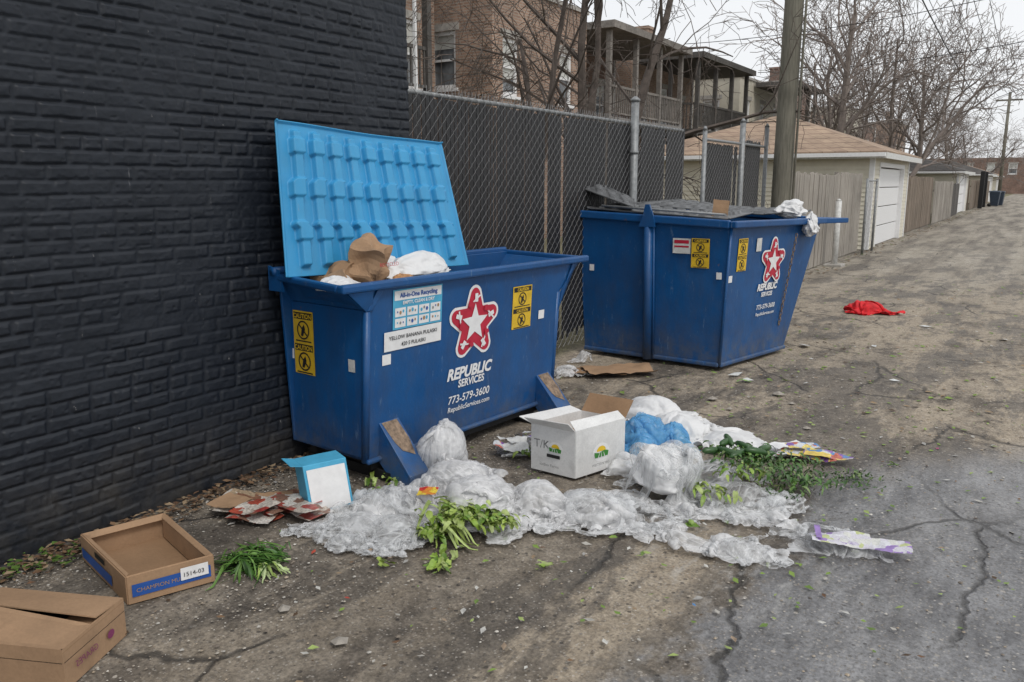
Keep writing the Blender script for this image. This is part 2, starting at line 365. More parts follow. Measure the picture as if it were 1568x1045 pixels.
# ------------------------------------------------------------------ chain-link fence
def chainlink(parent,x,y0,y1,z0,z1,slats=True,pitch=.046,r=.0019,tag=''):
    V=[];Fs=[]; n=int((y1-y0)/pitch); m=int((z1-z0)/pitch)
    for i in range(n):
        pts=[]
        for k in range(m+1):
            yy=y0+pitch*(i+((k+i)%2))
            pts.append(Vector((x+(.003 if (k+i)%2 else -.003),yy,z0+k*(z1-z0)/m)))
        tube_data(V,Fs,pts,r,3,False)
    mk('chain_mesh'+tag,V,Fs,M['wire'],parent)
    if slats:
        L=[];y=y0+.01
        while y<y1-.05:
            w=.040+random.uniform(-.004,.004)
            if random.random()>.03: L.append((x-.016,x-.011,y,y+w,z0+.05+random.uniform(0,.10),z1-.03-random.uniform(0,.03)))
            y+=.0475
        boxes('privacy_slats'+tag,WORLD,L,M['slat'],parent)
fe=empty('chain_link_fence')
chainlink(fe,-3.70,4.47,9.6,.12,2.29)
tube('post',[(-3.66,8.08,0),(-3.66,8.08,2.48)],.042,M['steel'],fe); tube('post_cap',[(-3.66,8.08,2.48),(-3.66,8.08,2.50),(-3.66,8.08,2.53)],[.052,.052,.012],M['steel'],fe)
tube('end_post',[(-3.72,9.62,0),(-3.72,9.62,2.29)],.018,M['slat'],fe)
tube('top_rail',[(-3.725,4.45,2.265),(-3.725,9.62,2.265)],.017,M['steel'],fe)
V=[];Fs=[]
for i in range(120):
    y=4.5+i*.042; tube_data(V,Fs,[Vector((-3.7,y,2.28)),Vector((-3.7+random.uniform(-.01,.01),y+.01,2.32))],.002,3,False)
mk('wire_barbs',V,Fs,M['wire'],fe)
for z in (1.95,1.3,.5): tube('post_band',[(-3.66,8.08,z),(-3.66,8.08,z+.03)],.050,M['steel'],fe)
fe2=empty('chain_link_gate')
chainlink(fe2,-3.74,10.35,11.85,.1,2.2,True,.05,tag='_a'); chainlink(fe2,-3.74,11.9,13.05,.1,2.3,True,.05,tag='_b'); chainlink(fe2,-4.3,9.6,10.3,.1,2.1,True,.05,tag='_c')
for y,h,r_ in ((10.32,2.31,.03),(11.87,2.5,.042),(13.08,2.5,.032)):
    tube('gate_post',[(-3.70,y,0),(-3.70,y,h)],r_,M['steel'],fe2); tube('gate_post_cap',[(-3.7,y,h),(-3.7,y,h+.05)],[r_*1.2,.012],M['steel'],fe2)
for z in (2.2,.9,.15): tube('gate_rail',[(-3.72,10.32,z),(-3.72,13.08,z)],.019,M['steel'],fe2)

# ------------------------------------------------------------------ wooden fences
def picket(name,x,y0,y1,h,mat,pw=.14,jit=.03):
    e=empty(name); V=[];Fs=[]; y=y0
    while y<y1:
        w=pw*random.uniform(.92,1.0); hh=h+random.uniform(-jit,jit); dx=random.uniform(-.008,.008); c=.025
        b=len(V); x0=x+dx; x1=x0+.02
        prof=[(y,0.03),(y+w,.03),(y+w,hh-c),(y+w-c,hh),(y+c,hh),(y,hh-c)]
        V+= [(x0,p[0],p[1]) for p in prof]+[(x1,p[0],p[1]) for p in prof]
        Fs+=[tuple(b+i for i in range(6)),tuple(b+6+i for i in reversed(range(6)))]+[(b+i,b+6+i,b+6+(i+1)%6,b+(i+1)%6) for i in range(6)]
        y+=pw+random.uniform(.002,.016)
    mk('pickets',V,Fs,mat,e,recalc=True)
    boxes('rails',WORLD,[(x-.05,x-.012,y0,y1,z,z+.09) for z in (.35,h-.4)],mat,e)
    boxes('posts',WORLD,[(x-.14,x-.055,yy,yy+.09,0,h+.02) for yy in np.arange(y0,y1,2.4)],mat,e)
    return e
picket('wooden_fence',-3.68,14.4,18.9,1.82,M['wood'],.145)
picket('wooden_fence',-3.72,18.95,21.3,1.86,M['wood'],.145,jit=.02)
picket('wooden_fence',-3.78,29.2,37,1.85,M['wood2']); picket('wooden_fence',-3.7,37.1,45,1.7,M['wood']); picket('wooden_fence',-3.8,45.1,49.5,1.6,M['porchd']); picket('wooden_fence',-3.8,58,78,1.8,M['wood2'],.2)
bo=empty('steel_bollard')
tube('post',[(-3.42,17.4,0),(-3.42,17.4,1.3)],.06,M['dwhite'],bo); tube('cap',[(-3.42,17.4,1.3),(-3.42,17.4,1.34)],[.06,.02],M['dwhite'],bo)
boxes('footing',WORLD,[(-3.6,-3.24,17.2,17.6,-.02,.05)],M['conc'],bo,.02)
cf=empty('chain_link_fence')
for y in (20.6,21.9): tube('post',[(-3.45,y,0),(-3.45,y,1.75)],.03,M['steel'],cf)
chainlink(cf,-3.45,20.6,21.9,.1,1.7,False,.1,.003); tube('rail',[(-3.45,20.6,1.7),(-3.45,21.9,1.7)],.018,M['steel'],cf)

# ------------------------------------------------------------------ utility pole + wires
up=empty('utility_pole')
tube('pole',catmull([(-3.38,12.9,-.1),(-3.37,12.9,3),(-3.34,12.88,6),(-3.32,12.9,10.5)],12),[.155-.003*i for i in range(13)],M['pole'],up,14)
tube('conduit',[(-3.20,12.84,0),(-3.18,12.84,3),(-3.15,12.86,8)],.018,M['pole'],up,6)
boxes('crossarm',WORLD,[(-4.5,-2.2,12.7,12.82,9.6,9.73)],M['pole'],up)
up2=empty('utility_pole')
tube('pole',[(-3.6,92,0),(-3.6,92,10)],[.17,.12],M['pole'],up2,10); boxes('crossarm',WORLD,[(-4.7,-2.5,91.9,92.02,9.2,9.35)],M['pole'],up2)
wr=empty('overhead_wires')
def wire(a,b,sag,r=.012,nm='wire'):
    a=Vector(a);b=Vector(b); tube(nm,[a.lerp(b,i/16)-Vector((0,0,sag*4*(i/16)*(1-i/16))) for i in range(17)],r,M['black'],wr,4)
for dx in (-.9,-.2,.5,1.0): wire((-3.3+dx,12.8,9.7),(-3.6+dx,92,9.2),1.6)
wire((-3.3,12.9,7.3),(-3.6,92,7.0),1.2,.02); wire((-3.3,12.9,6.9),(4,40,7.2),.5); wire((-3.3,62,6.9),(6,32,9),.5,.02); wire((-12.5,32,7),(6,30,8.6),.6,.012); wire((-12.5,42,7),(6,36,7.9),.6,.015)

# ------------------------------------------------------------------ buildings
def wall_open(F,length,z0,z1,ops,mat,parent,tag,glass=True,depth=.15,framemat=None):
    us=sorted({0,length}|{o[0] for o in ops}|{o[1] for o in ops}); zs=sorted({z0,z1}|{o[2] for o in ops}|{o[3] for o in ops})
    V=[];Fs=[]
    def q(a,b,c,d):
        n=len(V); V.extend([a,b,c,d]); Fs.append((n,n+1,n+2,n+3))
    for i in range(len(us)-1):
        for j in range(len(zs)-1):
            cu=(us[i]+us[i+1])/2; cz=(zs[j]+zs[j+1])/2
            if any(o[0]<cu<o[1] and o[2]<cz<o[3] for o in ops): continue
            q(F(us[i],0,zs[j]),F(us[i+1],0,zs[j]),F(us[i+1],0,zs[j+1]),F(us[i],0,zs[j+1]))
    for o in ops:
        a,b,c,d=o[:4]
        q(F(a,0,c),F(a,depth,c),F(a,depth,d),F(a,0,d)); q(F(b,0,c),F(b,depth,c),F(b,depth,d),F(b,0,d))
        q(F(a,0,c),F(b,0,c),F(b,depth,c),F(a,depth,c)); q(F(a,0,d),F(b,0,d),F(b,depth,d),F(a,depth,d))
    mk('wall_'+tag,V,Fs,mat,parent)
    if ops:
        G=[];W=[];Cn=[];Ln=[]
        for a,b,c,d in [o[:4] for o in ops]:
            G.append((a,b,depth-.02,depth,c,d)); t=.10
            Cn.append((a+t,b-t,depth-.028,depth-.022,c+(d-c)*random.choice([.5,.7,.3]),d-t))
            Ln.append((a-.12,b+.12,-.012,.02,d+.004,d+.2))
            W+=[(a,a+t,depth-.09,depth-.03,c,d),(b-t,b,depth-.09,depth-.03,c,d),(a+t,b-t,depth-.09,depth-.03,d-t,d),(a+t,b-t,depth-.09,depth-.03,c,c+t),(a+t,b-t,depth-.08,depth-.035,(c+d)/2-.03,(c+d)/2+.03),
                (a-.08,b+.08,-.05,depth-.1,c-.09,c-.004)]
        boxes('glass_'+tag,F,G,M['glass'],parent); boxes('window_blinds_'+tag,F,Cn,M['curtain'],parent); boxes('lintels_'+tag,F,Ln,M['conc'],parent); boxes('window_frame_'+tag,F,W,framemat or M['white'],parent)
def building(name,x,y0,y1,h,mat,ops_e,ops_s,depth=9,roof=M['shingled'],chim=None):
    e=empty(name)
    wall_open(Fr((x,y0,0),(0,1,0),(-1,0,0)),y1-y0,0,h,ops_e,mat,e,'rear')
    wall_open(Fr((x,y0,0),(-1,0,0),(0,1,0)),depth,0,h,ops_s,mat,e,'side')
    mk('wall_hidden',[(x,y1,0),(x-depth,y1,0),(x-depth,y1,h),(x,y1,h),(x-depth,y0,0),(x-depth,y0,h)],[(0,1,2,3),(1,4,5,2)],mat,e)
    boxes('parapet',WORLD,[(x-depth-.05,x+.06,y0-.06,y0+.15,h,h+.12),(x-.15,x+.06,y0+.15,y1+.05,h,h+.12)],M['conc'],e)
    boxes('roof',WORLD,[(x-depth,x-.16,y0+.16,y1,h-.1,h-.02)],roof,e)
    tube('downspout',[(x+.06,y1-.3,0),(x+.06,y1-.3,h)],.05,M['dwhite'],e,6)
    if chim:
        cy,cx,ch=chim; boxes('chimney',WORLD,[(x-cx-.6,x-cx,cy,cy+.75,h,h+ch),(x-cx-.65,x-cx+.05,cy-.05,cy+.8,h+ch,h+ch+.12)],mat,e)
    return e
def porch(e,x0,x1,y0,y1,levels,roofz,mat,roofmat):
    L=[]
    for z in levels: L+=[(x0,x1,y0,y1,z-.2,z)]
    boxes('porch_decks',WORLD,L,mat,e)
    P=[]
    for yy in np.linspace(y0,y1-.16,4):
        P.append((x1-.16,x1-.002,yy+.002,yy+.158,0,roofz-.02))
    P.append(((x0+x1)/2,(x0+x1)/2+.14,y0+.003,y0+.143,0,roofz-.02))
    boxes('porch_posts',WORLD,P,mat,e)
    R=[]
    for z in levels:
        R+=[(x1-.1,x1-.04,y0,y1,z+.95,z+1.03),(x1-.1,x1-.04,y0,y1,z+.1,z+.16),(x0,x1-.12,y0+.04,y0+.1,z+.95,z+1.03)]
        for yy in np.arange(y0+.08,y1,.16): R.append((x1-.09,x1-.05,yy,yy+.04,z+.16,z+.95))
        for xx in np.arange(x0,x1-.15,.16): R.append((xx,xx+.04,y0+.05,y0+.09,z,z+.95))
    boxes('porch_railing',WORLD,R,mat,e)
    boxes('porch_roof',WORLD,[(x0-.1,x1+.25,y0-.25,y1+.25,roofz,roofz+.22)],roofmat,e)
    S=[]
    for li in range(len(levels)-1):
        za,zb=levels[li],levels[li+1]; n=12
        for k in range(n): S.append((x0+.9,x0+1.7,y0+.8+k*.25,y0+1.08+k*.25,za+(zb-za)*(k+1)/n-.06,za+(zb-za)*(k+1)/n))
    boxes('porch_stairs',WORLD,S,mat,e)
W=lambda u,z,w=.9,h=1.6:(u,u+w,z,z+h)
b=building('brick_house',-14.2,12.2,18.3,8.2,M['brickA'],[W(.7,1.0),W(.5,3.7,1,2.2),W(2.4,3.9,.9,1.7),W(4.4,4.1,1.0,1.7),W(4.4,1.0)],[W(2,4),W(5,4)])
porch(b,-14.0,-12.5,12.0,16.0,[1.0,3.75],6.45,M['porchd'],M['porchd'])
boxes('light_downpipe',WORLD,[(-12.0,-11.94,14.70,14.76,0,8)],M['white'],b)
b=building('brick_house',-12.6,18.7,24.0,6.8,M['brickA'],[W(.5,4.0,.8,1.5),W(3.6,4.0,.8,1.5)],[W(1.2,4.2,.9,1.5),W(4,4.2)],chim=(21.4,.3,1.5))
b=building('brick_house',-15.2,24.6,31.6,7.2,M['brickB'],[W(.8,3.9),W(3,3.7,1,2.1),W(5.2,3.9),W(.8,6.0,.9,1.0)],[W(2,4)],chim=(29,3,1.3))
porch(b,-15.0,-12.2,24.9,31.3,[1.0,3.8],6.5,M['porch'],M['porch'])
b=building('brick_house',-14.8,32.2,39.4,7.2,M['brickA'],[W(.8,3.9),W(3,3.7,1,2.1),W(5.2,3.9)],[W(2,4)],chim=(36,1,1.3))
porch(b,-14.6,-12.0,32.5,39,[1.0,3.8],6.5,M['porchd'],M['porchd'])
b=building('frame_house',-13.2,41.5,49.5,6.8,M['siding2'],[W(1,4.2),W(3.6,4.2),W(6.2,4.2)],[W(1.0,4.2),W(3.6,4.2)])
porch(b,-13.0,-11.2,44,49,[1.0,3.8],6.5,M['porch'],M['porchd'])
for i,(yy_,hh_,mm) in enumerate([(52,7.6,'brickB'),(61,6.8,'brickA'),(71,7.6,'siding2'),(84,7,'brickB'),(98,8,'brickA')]):
    building('brick_house' if mm!='siding2' else 'frame_house',-14-i%2,yy_,yy_+7.5,hh_,M[mm],[W(1,4),W(3.3,4),W(5.8,4)],[W(2,4)],chim=(yy_+3,1,1.2))

# ------------------------------------------------------------------ garages
def siding(F,length,z0,z1,mat,parent,tag,step=.11,skip=None):
    V=[];Fs=[];z=z0
    while z<z1-1e-4:
        zt=min(z+step,z1); segs=[(0,length)]
        if skip and skip[2]<z+.01<skip[3]: segs=[(0,skip[0]),(skip[1],length)]
        for a,b in segs:
            n=len(V); V+=[F(a,-.022,z),F(b,-.022,z),F(b,0,zt),F(a,0,zt),F(a,0,z),F(b,0,z)]; Fs+=[(n,n+1,n+2,n+3),(n+4,n+5,n+1,n)]
        z+=step
    mk('siding_'+tag,V,Fs,mat,parent)
def garage(name,x,y0,y1,depth,h,rh,mat,roofm,door=True,dm=None):
    e=empty(name)
    Fa=Fr((x,y0,0),(0,1,0),(-1,0,0)); Fs_=Fr((x,y0,0),(-1,0,0),(0,1,0))
    dw=(1.0,y1-y0-1.0,0,2.05)
    siding(Fa,y1-y0,0,h,mat,e,'alley',skip=dw if door else None); siding(Fs_,depth,0,h,mat,e,'side')
    siding(Fr((x-depth,y1,0),(1,0,0),(0,-1,0)),depth,0,h,mat,e,'far',.2)
    boxes('corner_boards',WORLD,[(x-.08,x+.035,y0-.035,y0+.08,0,h),(x-.08,x+.035,y1-.08,y1+.035,0,h)],M['white'],e)
    if door:
        L=[(x-.12,x-.08,y0+dw[0],y0+dw[1],k*.51+.01,k*.51+.5) for k in range(4)]
        boxes('garage_door',WORLD,L,dm or M['white'],e,.01)
        boxes('door_trim',WORLD,[(x-.13,x+.03,y0+dw[0]-.1,y0+dw[0],0,2.06),(x-.13,x+.03,y0+dw[1],y0+dw[1]+.1,0,2.06),(x-.13,x+.03,y0+dw[0]-.1,y0+dw[1]+.1,2.06,2.17)],M['white'],e)
    o=.32; w=(y1-y0)/2; ym=(y0+y1)/2
    xa,xb=x+o,x-depth-o; ya,yb=y0-o,y1+o; ra=x-w*.95; rb=x-depth+w*.95
    if ra<rb: ra=rb=(x+x-depth)/2
    zt=h+rh; zo=h-.02
    mk('hip_roof',[(xa,ya,zo),(xb,ya,zo),(xb,yb,zo),(xa,yb,zo),(ra,ym,zt),(rb,ym,zt)],[(0,1,5,4),(1,2,5),(2,3,4,5),(3,0,4)],roofm,e,recalc=False,solid=.04)
    boxes('fascia',WORLD,[(xb,xa,ya-.02,ya+.01,zo-.16,zo-.02),(xa-.01,xa+.02,ya+.012,yb,zo-.16,zo-.02)],M['dwhite'],e)
    boxes('gutter',WORLD,[(xb,xa,ya-.12,ya-.023,zo-.12,zo-.03)],M['white'],e)
    return e
garage('garage',-3.62,22.2,28.4,6.3,2.42,1.15,M['siding'],M['shingle'])
garage('garage',-3.9,50,56.5,7,2.3,1.0,M['siding'],M['shingled'])
garage('garage',-4.0,79,86,7,2.4,1.2,M['siding2'],M['shingled']); garage('garage',-4.2,100,107,7,2.4,1.2,M['siding'],M['shingle'])
fb=empty('brick_house')
wall_open(Fr((-22,150,0),(1,0,0),(0,1,0)),30,0,5.5,[W(2+3*i,3,1.2,1.6) for i in range(8)],M['brickB'],fb,'front'); boxes('body',WORLD,[(-22,8,150.2,160,0,5.4)],M['brickB'],fb)
gt=empty('iron_gate')
boxes('posts',WORLD,[(-3.6,-3.35,y,y+.25,0,2.4) for y in (62.5,66)],M['black'],gt); boxes('bars',WORLD,[(-3.5,-3.46,62.8+.2*i,62.84+.2*i,.1,2.1) for i in range(16)],M['black'],gt)
def cart(x,y,rot,mat):
    e=empty('wheeled_trash_cart'); c,s=math.cos(rot),math.sin(rot); F=Fr((x,y,0),(c,s,0),(-s,c,0))
    hexa('bin',[F(-.22,-.25,.05),F(.22,-.25,.05),F(.22,.2,.05),F(-.22,.2,.05),F(-.29,-.33,.98),F(.29,-.33,.98),F(.29,.33,.98),F(-.29,.33,.98)],mat,e,.03)
    hexa('lid',[F(-.31,-.37,.985),F(.31,-.37,.985),F(.31,.37,.985),F(-.31,.37,.985),F(-.28,-.32,1.05),F(.28,-.32,1.05),F(.28,.35,1.10),F(-.28,.35,1.10)],mat,e,.02)
    tube('axle_wheels',[F(-.3,.28,.12),F(-.24,.28,.12)],.12,M['black'],e); tube('wheel',[F(.24,.28,.12),F(.3,.28,.12)],.12,M['black'],e)
cb=simple('cart_plastic',(.03,.045,.07),.5)
for x,y in ((-2.9,68),(-2.7,70),(-2.85,71.5)): cart(x,y,1.5,cb)

# ------------------------------------------------------------------ bare trees
def tree_mesh(name,H,seed,r0,stems=1,spread=.5,lv=4,kids=(7,6,5,4),droop=0,mat='bark',minr=.004,segl=(6,5,4,3),thin=(.45,.68)):
    rd=random.Random(seed); V=[];Fs=[]
    def grow(p,d,L,r,level):
        n=segl[min(level,3)]; pts=[p.copy()]; rr=[r]; dd=d.copy(); re=max(r*.35,minr)
        for i in range(n):
            j=Vector((rd.gauss(0,1),rd.gauss(0,1),rd.gauss(0,1)))*(.13+.05*level)
            dd=(dd+j+Vector((0,0,(.10 if level<2 else .06)-droop*level*.12))).normalized()
            pts.append(pts[-1]+dd*(L/n)); rr.append(r+(re-r)*(i+1)/n)
        tube_data(V,Fs,pts,rr,6 if r>.05 else (4 if r>.02 else 3),False)
        if level>=lv: return
        k=kids[min(level,len(kids)-1)]
        for c in range(k):
            f=(.25 if level else .3)+(.75 if level else .7)*(c+rd.random()*.8)/k; f=min(f,.99)
            s=f*n; i=min(int(s),n-1); q=pts[i].lerp(pts[i+1],s-i); ax=(pts[i+1]-pts[i]).normalized()
            o=ax.orthogonal().normalized(); o.rotate(Matrix.Rotation(rd.random()*6.283,3,ax))
            a=rd.uniform(.45,1.0)*(.6+spread); nd=(ax*math.cos(a)+o*math.sin(a)).normalized()
            if level==0 and nd.z<.05: nd.z=.2; nd.normalize()
            rc=max(rr[i]*rd.uniform(*thin),minr)
            grow(q,nd,L*rd.uniform(.42,.68)*(1-.35*f if level==0 else 1),rc,level+1)
    for s in range(stems):
        a=6.283*s/stems+rd.random(); t=0 if stems==1 else rd.uniform(.15,.4)
        grow(Vector((0,0,-.1)),Vector((math.cos(a)*t,math.sin(a)*t,1)).normalized(),H*rd.uniform(.62,.75),r0*(1 if s==0 else rd.uniform(.6,.9)),0)
    me=bpy.data.meshes.new(name); me.from_pydata([tuple(v) for v in V],[],Fs); me.materials.append(M[mat]); me.update(); return me
def place(me,name,loc,rz=0,s=1):
    o=bpy.data.objects.new(name,me); o.location=loc; o.rotation_euler=(0,0,rz); o.scale=(s,s,s); sc.collection.objects.link(o); return o
tA=tree_mesh('tree_a',8.2,3,.12,3,.45,4,(7,4,4,3),.55,'bark',.0045,thin=(.32,.52))
tB=tree_mesh('tree_b',7.2,8,.09,2,.5,4,(7,4,3,3),.6,'bark',.0045,thin=(.32,.52))
tC=tree_mesh('tree_c',12,21,.20,1,.30,4,(12,6,4,3),.0,'bark2',.011)
tD=tree_mesh('tree_d',11,34,.15,2,.28,4,(8,5,4,3),.0,'bark2',.011)
place(tA,'bare_tree',(-6.0,12.2,0),.3); place(tB,'bare_tree',(-6.4,10.6,0),2.0)
for x,y,m,r,s in [(-7.5,37,tC,0,1.0),(-6.2,43,tD,1,1.0),(-5.8,50,tC,3,.9),(-8.5,58,tD,4,.9),(-9.5,46,tC,5,.95),(-6.2,70,tC,5,.7),(-6,88,tD,0,.75),(-9,100,tC,1,.8),(-5.5,115,tD,3,.7),(-2,140,tD,2,.7),(3,132,tC,5,.8),(-13,72,tC,2,1),(-10,82,tD,2,.9)]:
    place(m,'bare_tree',(x,y,0),r,s)

# ------------------------------------------------------------------ decals / text
class Pl:
    def __init__(s,O,U,V,N): s.O=Vector(O);s.U=Vector(U).normalized();s.V=Vector(V).normalized();s.N=Vector(N).normalized()
    def __call__(s,u,v,o): return s.O+s.U*u+s.V*v+s.N*o
def decal(name,P,pts,off,mat,parent):
    V=[P(u,v,off) for u,v in pts]; return mk(name,V,[tuple(range(len(V)))],mat,parent)
def rect(name,P,u0,u1,v0,v1,off,mat,parent,tl=0):
    return decal(name,P,[(u0,v0),(u1,v0+tl),(u1,v1+tl),(u0,v1)],off,mat,parent)
def text(name,s,P,u,v,size,off,mat,parent,shear=0,bold=0,sx=1,align='LEFT',slope=0):
    cu=bpy.data.curves.new(name,'FONT'); cu.body=s; cu.size=size; cu.shear=shear; cu.offset=bold; cu.align_x=align; cu.resolution_u=3
    o=bpy.data.objects.new(name,cu); sc.collection.objects.link(o)
    dg=bpy.context.evaluated_depsgraph_get(); me=bpy.data.meshes.new_from_object(o.evaluated_get(dg))
    bpy.data.objects.remove(o)
    for vt in me.vertices: vt.co=P(u+vt.co.x*sx,v+vt.co.y+slope*vt.co.x,off)
    me.materials.clear(); me.materials.append(mat)
    q=bpy.data.objects.new(name,me); sc.collection.objects.link(q); q.parent=parent; return q
def star(cu,cv,R,r,n=5):
    pts=[]
    for i in range(n):
        a=math.pi/2+2*math.pi*i/n; pts.append((cu+R*math.cos(a),cv+R*math.sin(a)))
        a2=a+math.pi/n; pts.append((cu+r*math.cos(a2),cv+r*math.sin(a2)))
    return pts
def fan(name,P,pts,c,off,mat,parent):
    V=[P(*c,off)]+[P(u,v,off) for u,v in pts]; n=len(pts)
    return mk(name,V,[(0,i+1,(i+1)%n+1) for i in range(n)],mat,parent)
def logo(P,cu,cv,R,par):
    def fatstar(R,r,fat):
        pts=[]
        for i in range(5):
            a=math.pi/2+2*math.pi*i/5
            for k in range(-3,4):
                da=fat*k/3; rr=R*(1-.10*(abs(k)/3)**2); pts.append((cu+rr*math.cos(a+da),cv+rr*math.sin(a+da)))
            a2=a+math.pi/5; pts.append((cu+r*math.cos(a2),cv+r*math.sin(a2)))
        return pts
    fan('logo_white_base',P,fatstar(R*1.08,R*.64,.25),(cu,cv),.004,M['white'],par)
    fan('logo_red_star',P,fatstar(R,R*.56,.20),(cu,cv),.006,M['red'],par)
    fan('logo_inner_star',P,star(cu,cv,R*.56,R*.24),(cu,cv),.010,M['white'],par)
    for i in range(5):
        a=math.pi/2+2*math.pi*i/5; d=Vector((math.cos(a),math.sin(a))); e=Vector((-d.y,d.x)); c=Vector((cu,cv))
        q=[c+d*R*.60+e*R*.03,c+d*R*.60-e*R*.10,c+d*R*.84-e*R*.09,c+d*R*.84+e*R*.03]
        decal('logo_slot',P,[tuple(x) for x in q],.010,M['white'],par)
        q=[c+d*R*.50+e*R*.26,c+d*R*.56+e*R*.24,c+d*R*.80-e*R*.16,c+d*R*.76-e*R*.20]
        decal('logo_band_gap',P,[tuple(x) for x in q],.012,M['white'],par)
        decal('logo_band',P,[tuple(x) for x in [c+d*R*.52+e*R*.33,c+d*R*.62+e*R*.30,c+d*R*.62+e*R*.10,c+d*R*.44+e*R*.20]],.014,M['red'],par)
def caution(P,u0,u1,v0,v1,par,tl=0):
    rect('caution_sticker',P,u0,u1,v0,v1,.004,M['yellow'],par,tl)
    h=(v1-v0)/2; w=u1-u0
    for k in range(2):
        b=v0+h*k
        rect('caution_header',P,u0+.01,u1-.01,b+h*.74,b+h*.95,.006,M['ink'],par,tl); text('caution_text','CAUTION',P,u0+w*.5,b+h*.775+tl*.5,h*.2,.009,M['yellow'],par,0,.001,.95,'CENTER')
        cx=u0+w/2; cy=b+h*.40+tl*.5
        rg=[(cx+.3*h*math.cos(t),cy+.3*h*math.sin(t)) for t in np.linspace(0,6.283,21)[:-1]]; rn=[(cx+.25*h*math.cos(t),cy+.25*h*math.sin(t)) for t in np.linspace(0,6.283,21)[:-1]]
        V=[P(*q,.006) for q in rg]+[P(*q,.006) for q in rn]; mk('caution_ring',V,[(i,(i+1)%20,20+(i+1)%20,20+i) for i in range(20)],M['ink'],par)
        decal('caution_figure',P,[(cx-.12*h,cy-.18*h),(cx-.02*h,cy-.2*h),(cx+.10*h,cy+.04*h),(cx+.05*h,cy+.18*h),(cx-.06*h,cy+.06*h)],.0065,M['ink'],par)
        decal('caution_slash',P,[(cx-.2*h,cy+.14*h),(cx-.17*h,cy+.18*h),(cx+.2*h,cy-.14*h),(cx+.17*h,cy-.18*h)],.007,M['ink'],par)
        rect('caution_line',P,u0+.02,u1-.02,b+h*.03,b+h*.07,.006,M['ink'],par,tl)

# ------------------------------------------------------------------ dumpster with lid open
d1=empty('dumpster')
F1=Fr((-3.02,3.2,0),(.095,.995,0),(-.995,.095,0))
TH=.02; Z0=.13
def panel(name,quad,inward,mat,par,th=TH,bevel=.004):
    n=Vector(inward); p=[Vector(q) for q in quad]; return hexa(name,p+[q+n*th for q in p],mat,par,bevel)
Ui=F1.U; Vi=F1.V
tilt=lambda z:-.0612*(z-.12)
fr=lambda u,z,o=0:F1(u,tilt(z)-o,z)
def ngon_panel(name,pts,inward,mat,par,th=TH):
    n=len(pts); V=[Vector(p) for p in pts]+[Vector(p)+Vector(inward)*th for p in pts]
    Fs=[tuple(range(n)),tuple(reversed(range(n,2*n)))]+[(i,(i+1)%n,n+(i+1)%n,n+i) for i in range(n)]
    return mk(name,V,Fs,mat,par,recalc=True)
ngon_panel('front_wall',[fr(0,Z0),fr(1.79,Z0),fr(1.80,.90),fr(2.04,1.10),fr(-.16,1.10),fr(0,.98)],Vi,M['blue'],d1)
DB=.64; DT=.595
panel('left_wall_lower',[fr(0,Z0),F1(0,DB,Z0),F1(0,DT,.98),fr(0,.98)],Ui,M['blue'],d1)
panel('left_wall_flare',[fr(0,.982),F1(0,DT,.982),F1(-.08,DT,1.12),fr(-.16,1.10)],Ui,M['blue'],d1)
panel('right_wall_lower',[fr(1.79,Z0),F1(1.79,DB,Z0),F1(1.80,DT,.9),fr(1.80,.9)],-Ui,M['blue'],d1)
panel('right_wall_flare',[fr(1.80,.902),F1(1.8,DT,.902),F1(2.0,DT,1.12),fr(2.04,1.10)],-Ui,M['blue'],d1)
panel('rear_wall',[F1(0,DB,Z0),F1(1.79,DB,Z0),F1(2.0,DT,1.14),F1(-.08,DT,1.14)],-Vi,M['blue'],d1)
panel('floor',[F1(0,0,Z0),F1(1.79,0,Z0),F1(1.79,DB,Z0),F1(0,DB,Z0)],(0,0,1),M['blue'],d1)
def sqtube(name,a,b,w,h,mat,par,side):
    a=Vector(a);b=Vector(b);s=Vector(side).normalized()*w/2; up=Vector((0,0,h/2))
    return hexa(name,[a-s-up,b-s-up,b+s-up,a+s-up,a-s+up,b-s+up,b+s+up,a+s+up],mat,par,.012)
sqtube('rim_front',fr(-.20,1.115,.02),fr(2.09,1.115,.02),.055,.045,M['blue'],d1,Vi)
sqtube('rim_left',F1(-.09,DT+.02,1.13),fr(-.175,1.113,-.012),.045,.04,M['blue'],d1,Ui)
sqtube('rim_right',F1(2.01,DT+.02,1.13),fr(2.05,1.113,-.012),.045,.04,M['blue'],d1,Ui)
sqtube('rim_rear',F1(-.10,DT+.02,1.15),F1(2.02,DT+.02,1.15),.04,.04,M['blue'],d1,Vi)
tube('lid_hinge_pipe',[F1(-.13,DT-.02,1.16),F1(.06,DT-.02,1.16)],.026,M['blue'],d1)
ngon_panel('hinge_ear',[F1(-.12,DT+.03,1.05),F1(-.12,DT-.10,1.05),F1(-.12,DT-.06,1.17),F1(-.12,DT+.03,1.19)],Ui,M['blue'],d1,.012)
ngon_panel('corner_gusset_left',[fr(.0,.975,.004),fr(.045,.975,.004),fr(.02,1.09,.03),fr(-.15,1.09,.03)],Vi,M['blue'],d1,.006)
tube('corner_round_left',[fr(.012,Z0-.01,-.012),fr(.012,.975,-.012)],.022,M['blue'],d1)
tube('corner_round_right',[fr(1.778,Z0,-.012),fr(1.79,.9,-.012)],.022,M['blue'],d1)
panel('gusset_rib_left',[fr(-.001,.98,.001),fr(.03,.98,.001),fr(.12,1.09,.001),fr(.07,1.09,.001)],-Vi,M['blue'],d1,.012)
panel('gusset_rib_right',[fr(1.79,.80,.001),fr(1.815,.9,.001),fr(1.98,1.09,.001),fr(1.93,1.09,.001)],-Vi,M['blue'],d1,.012)
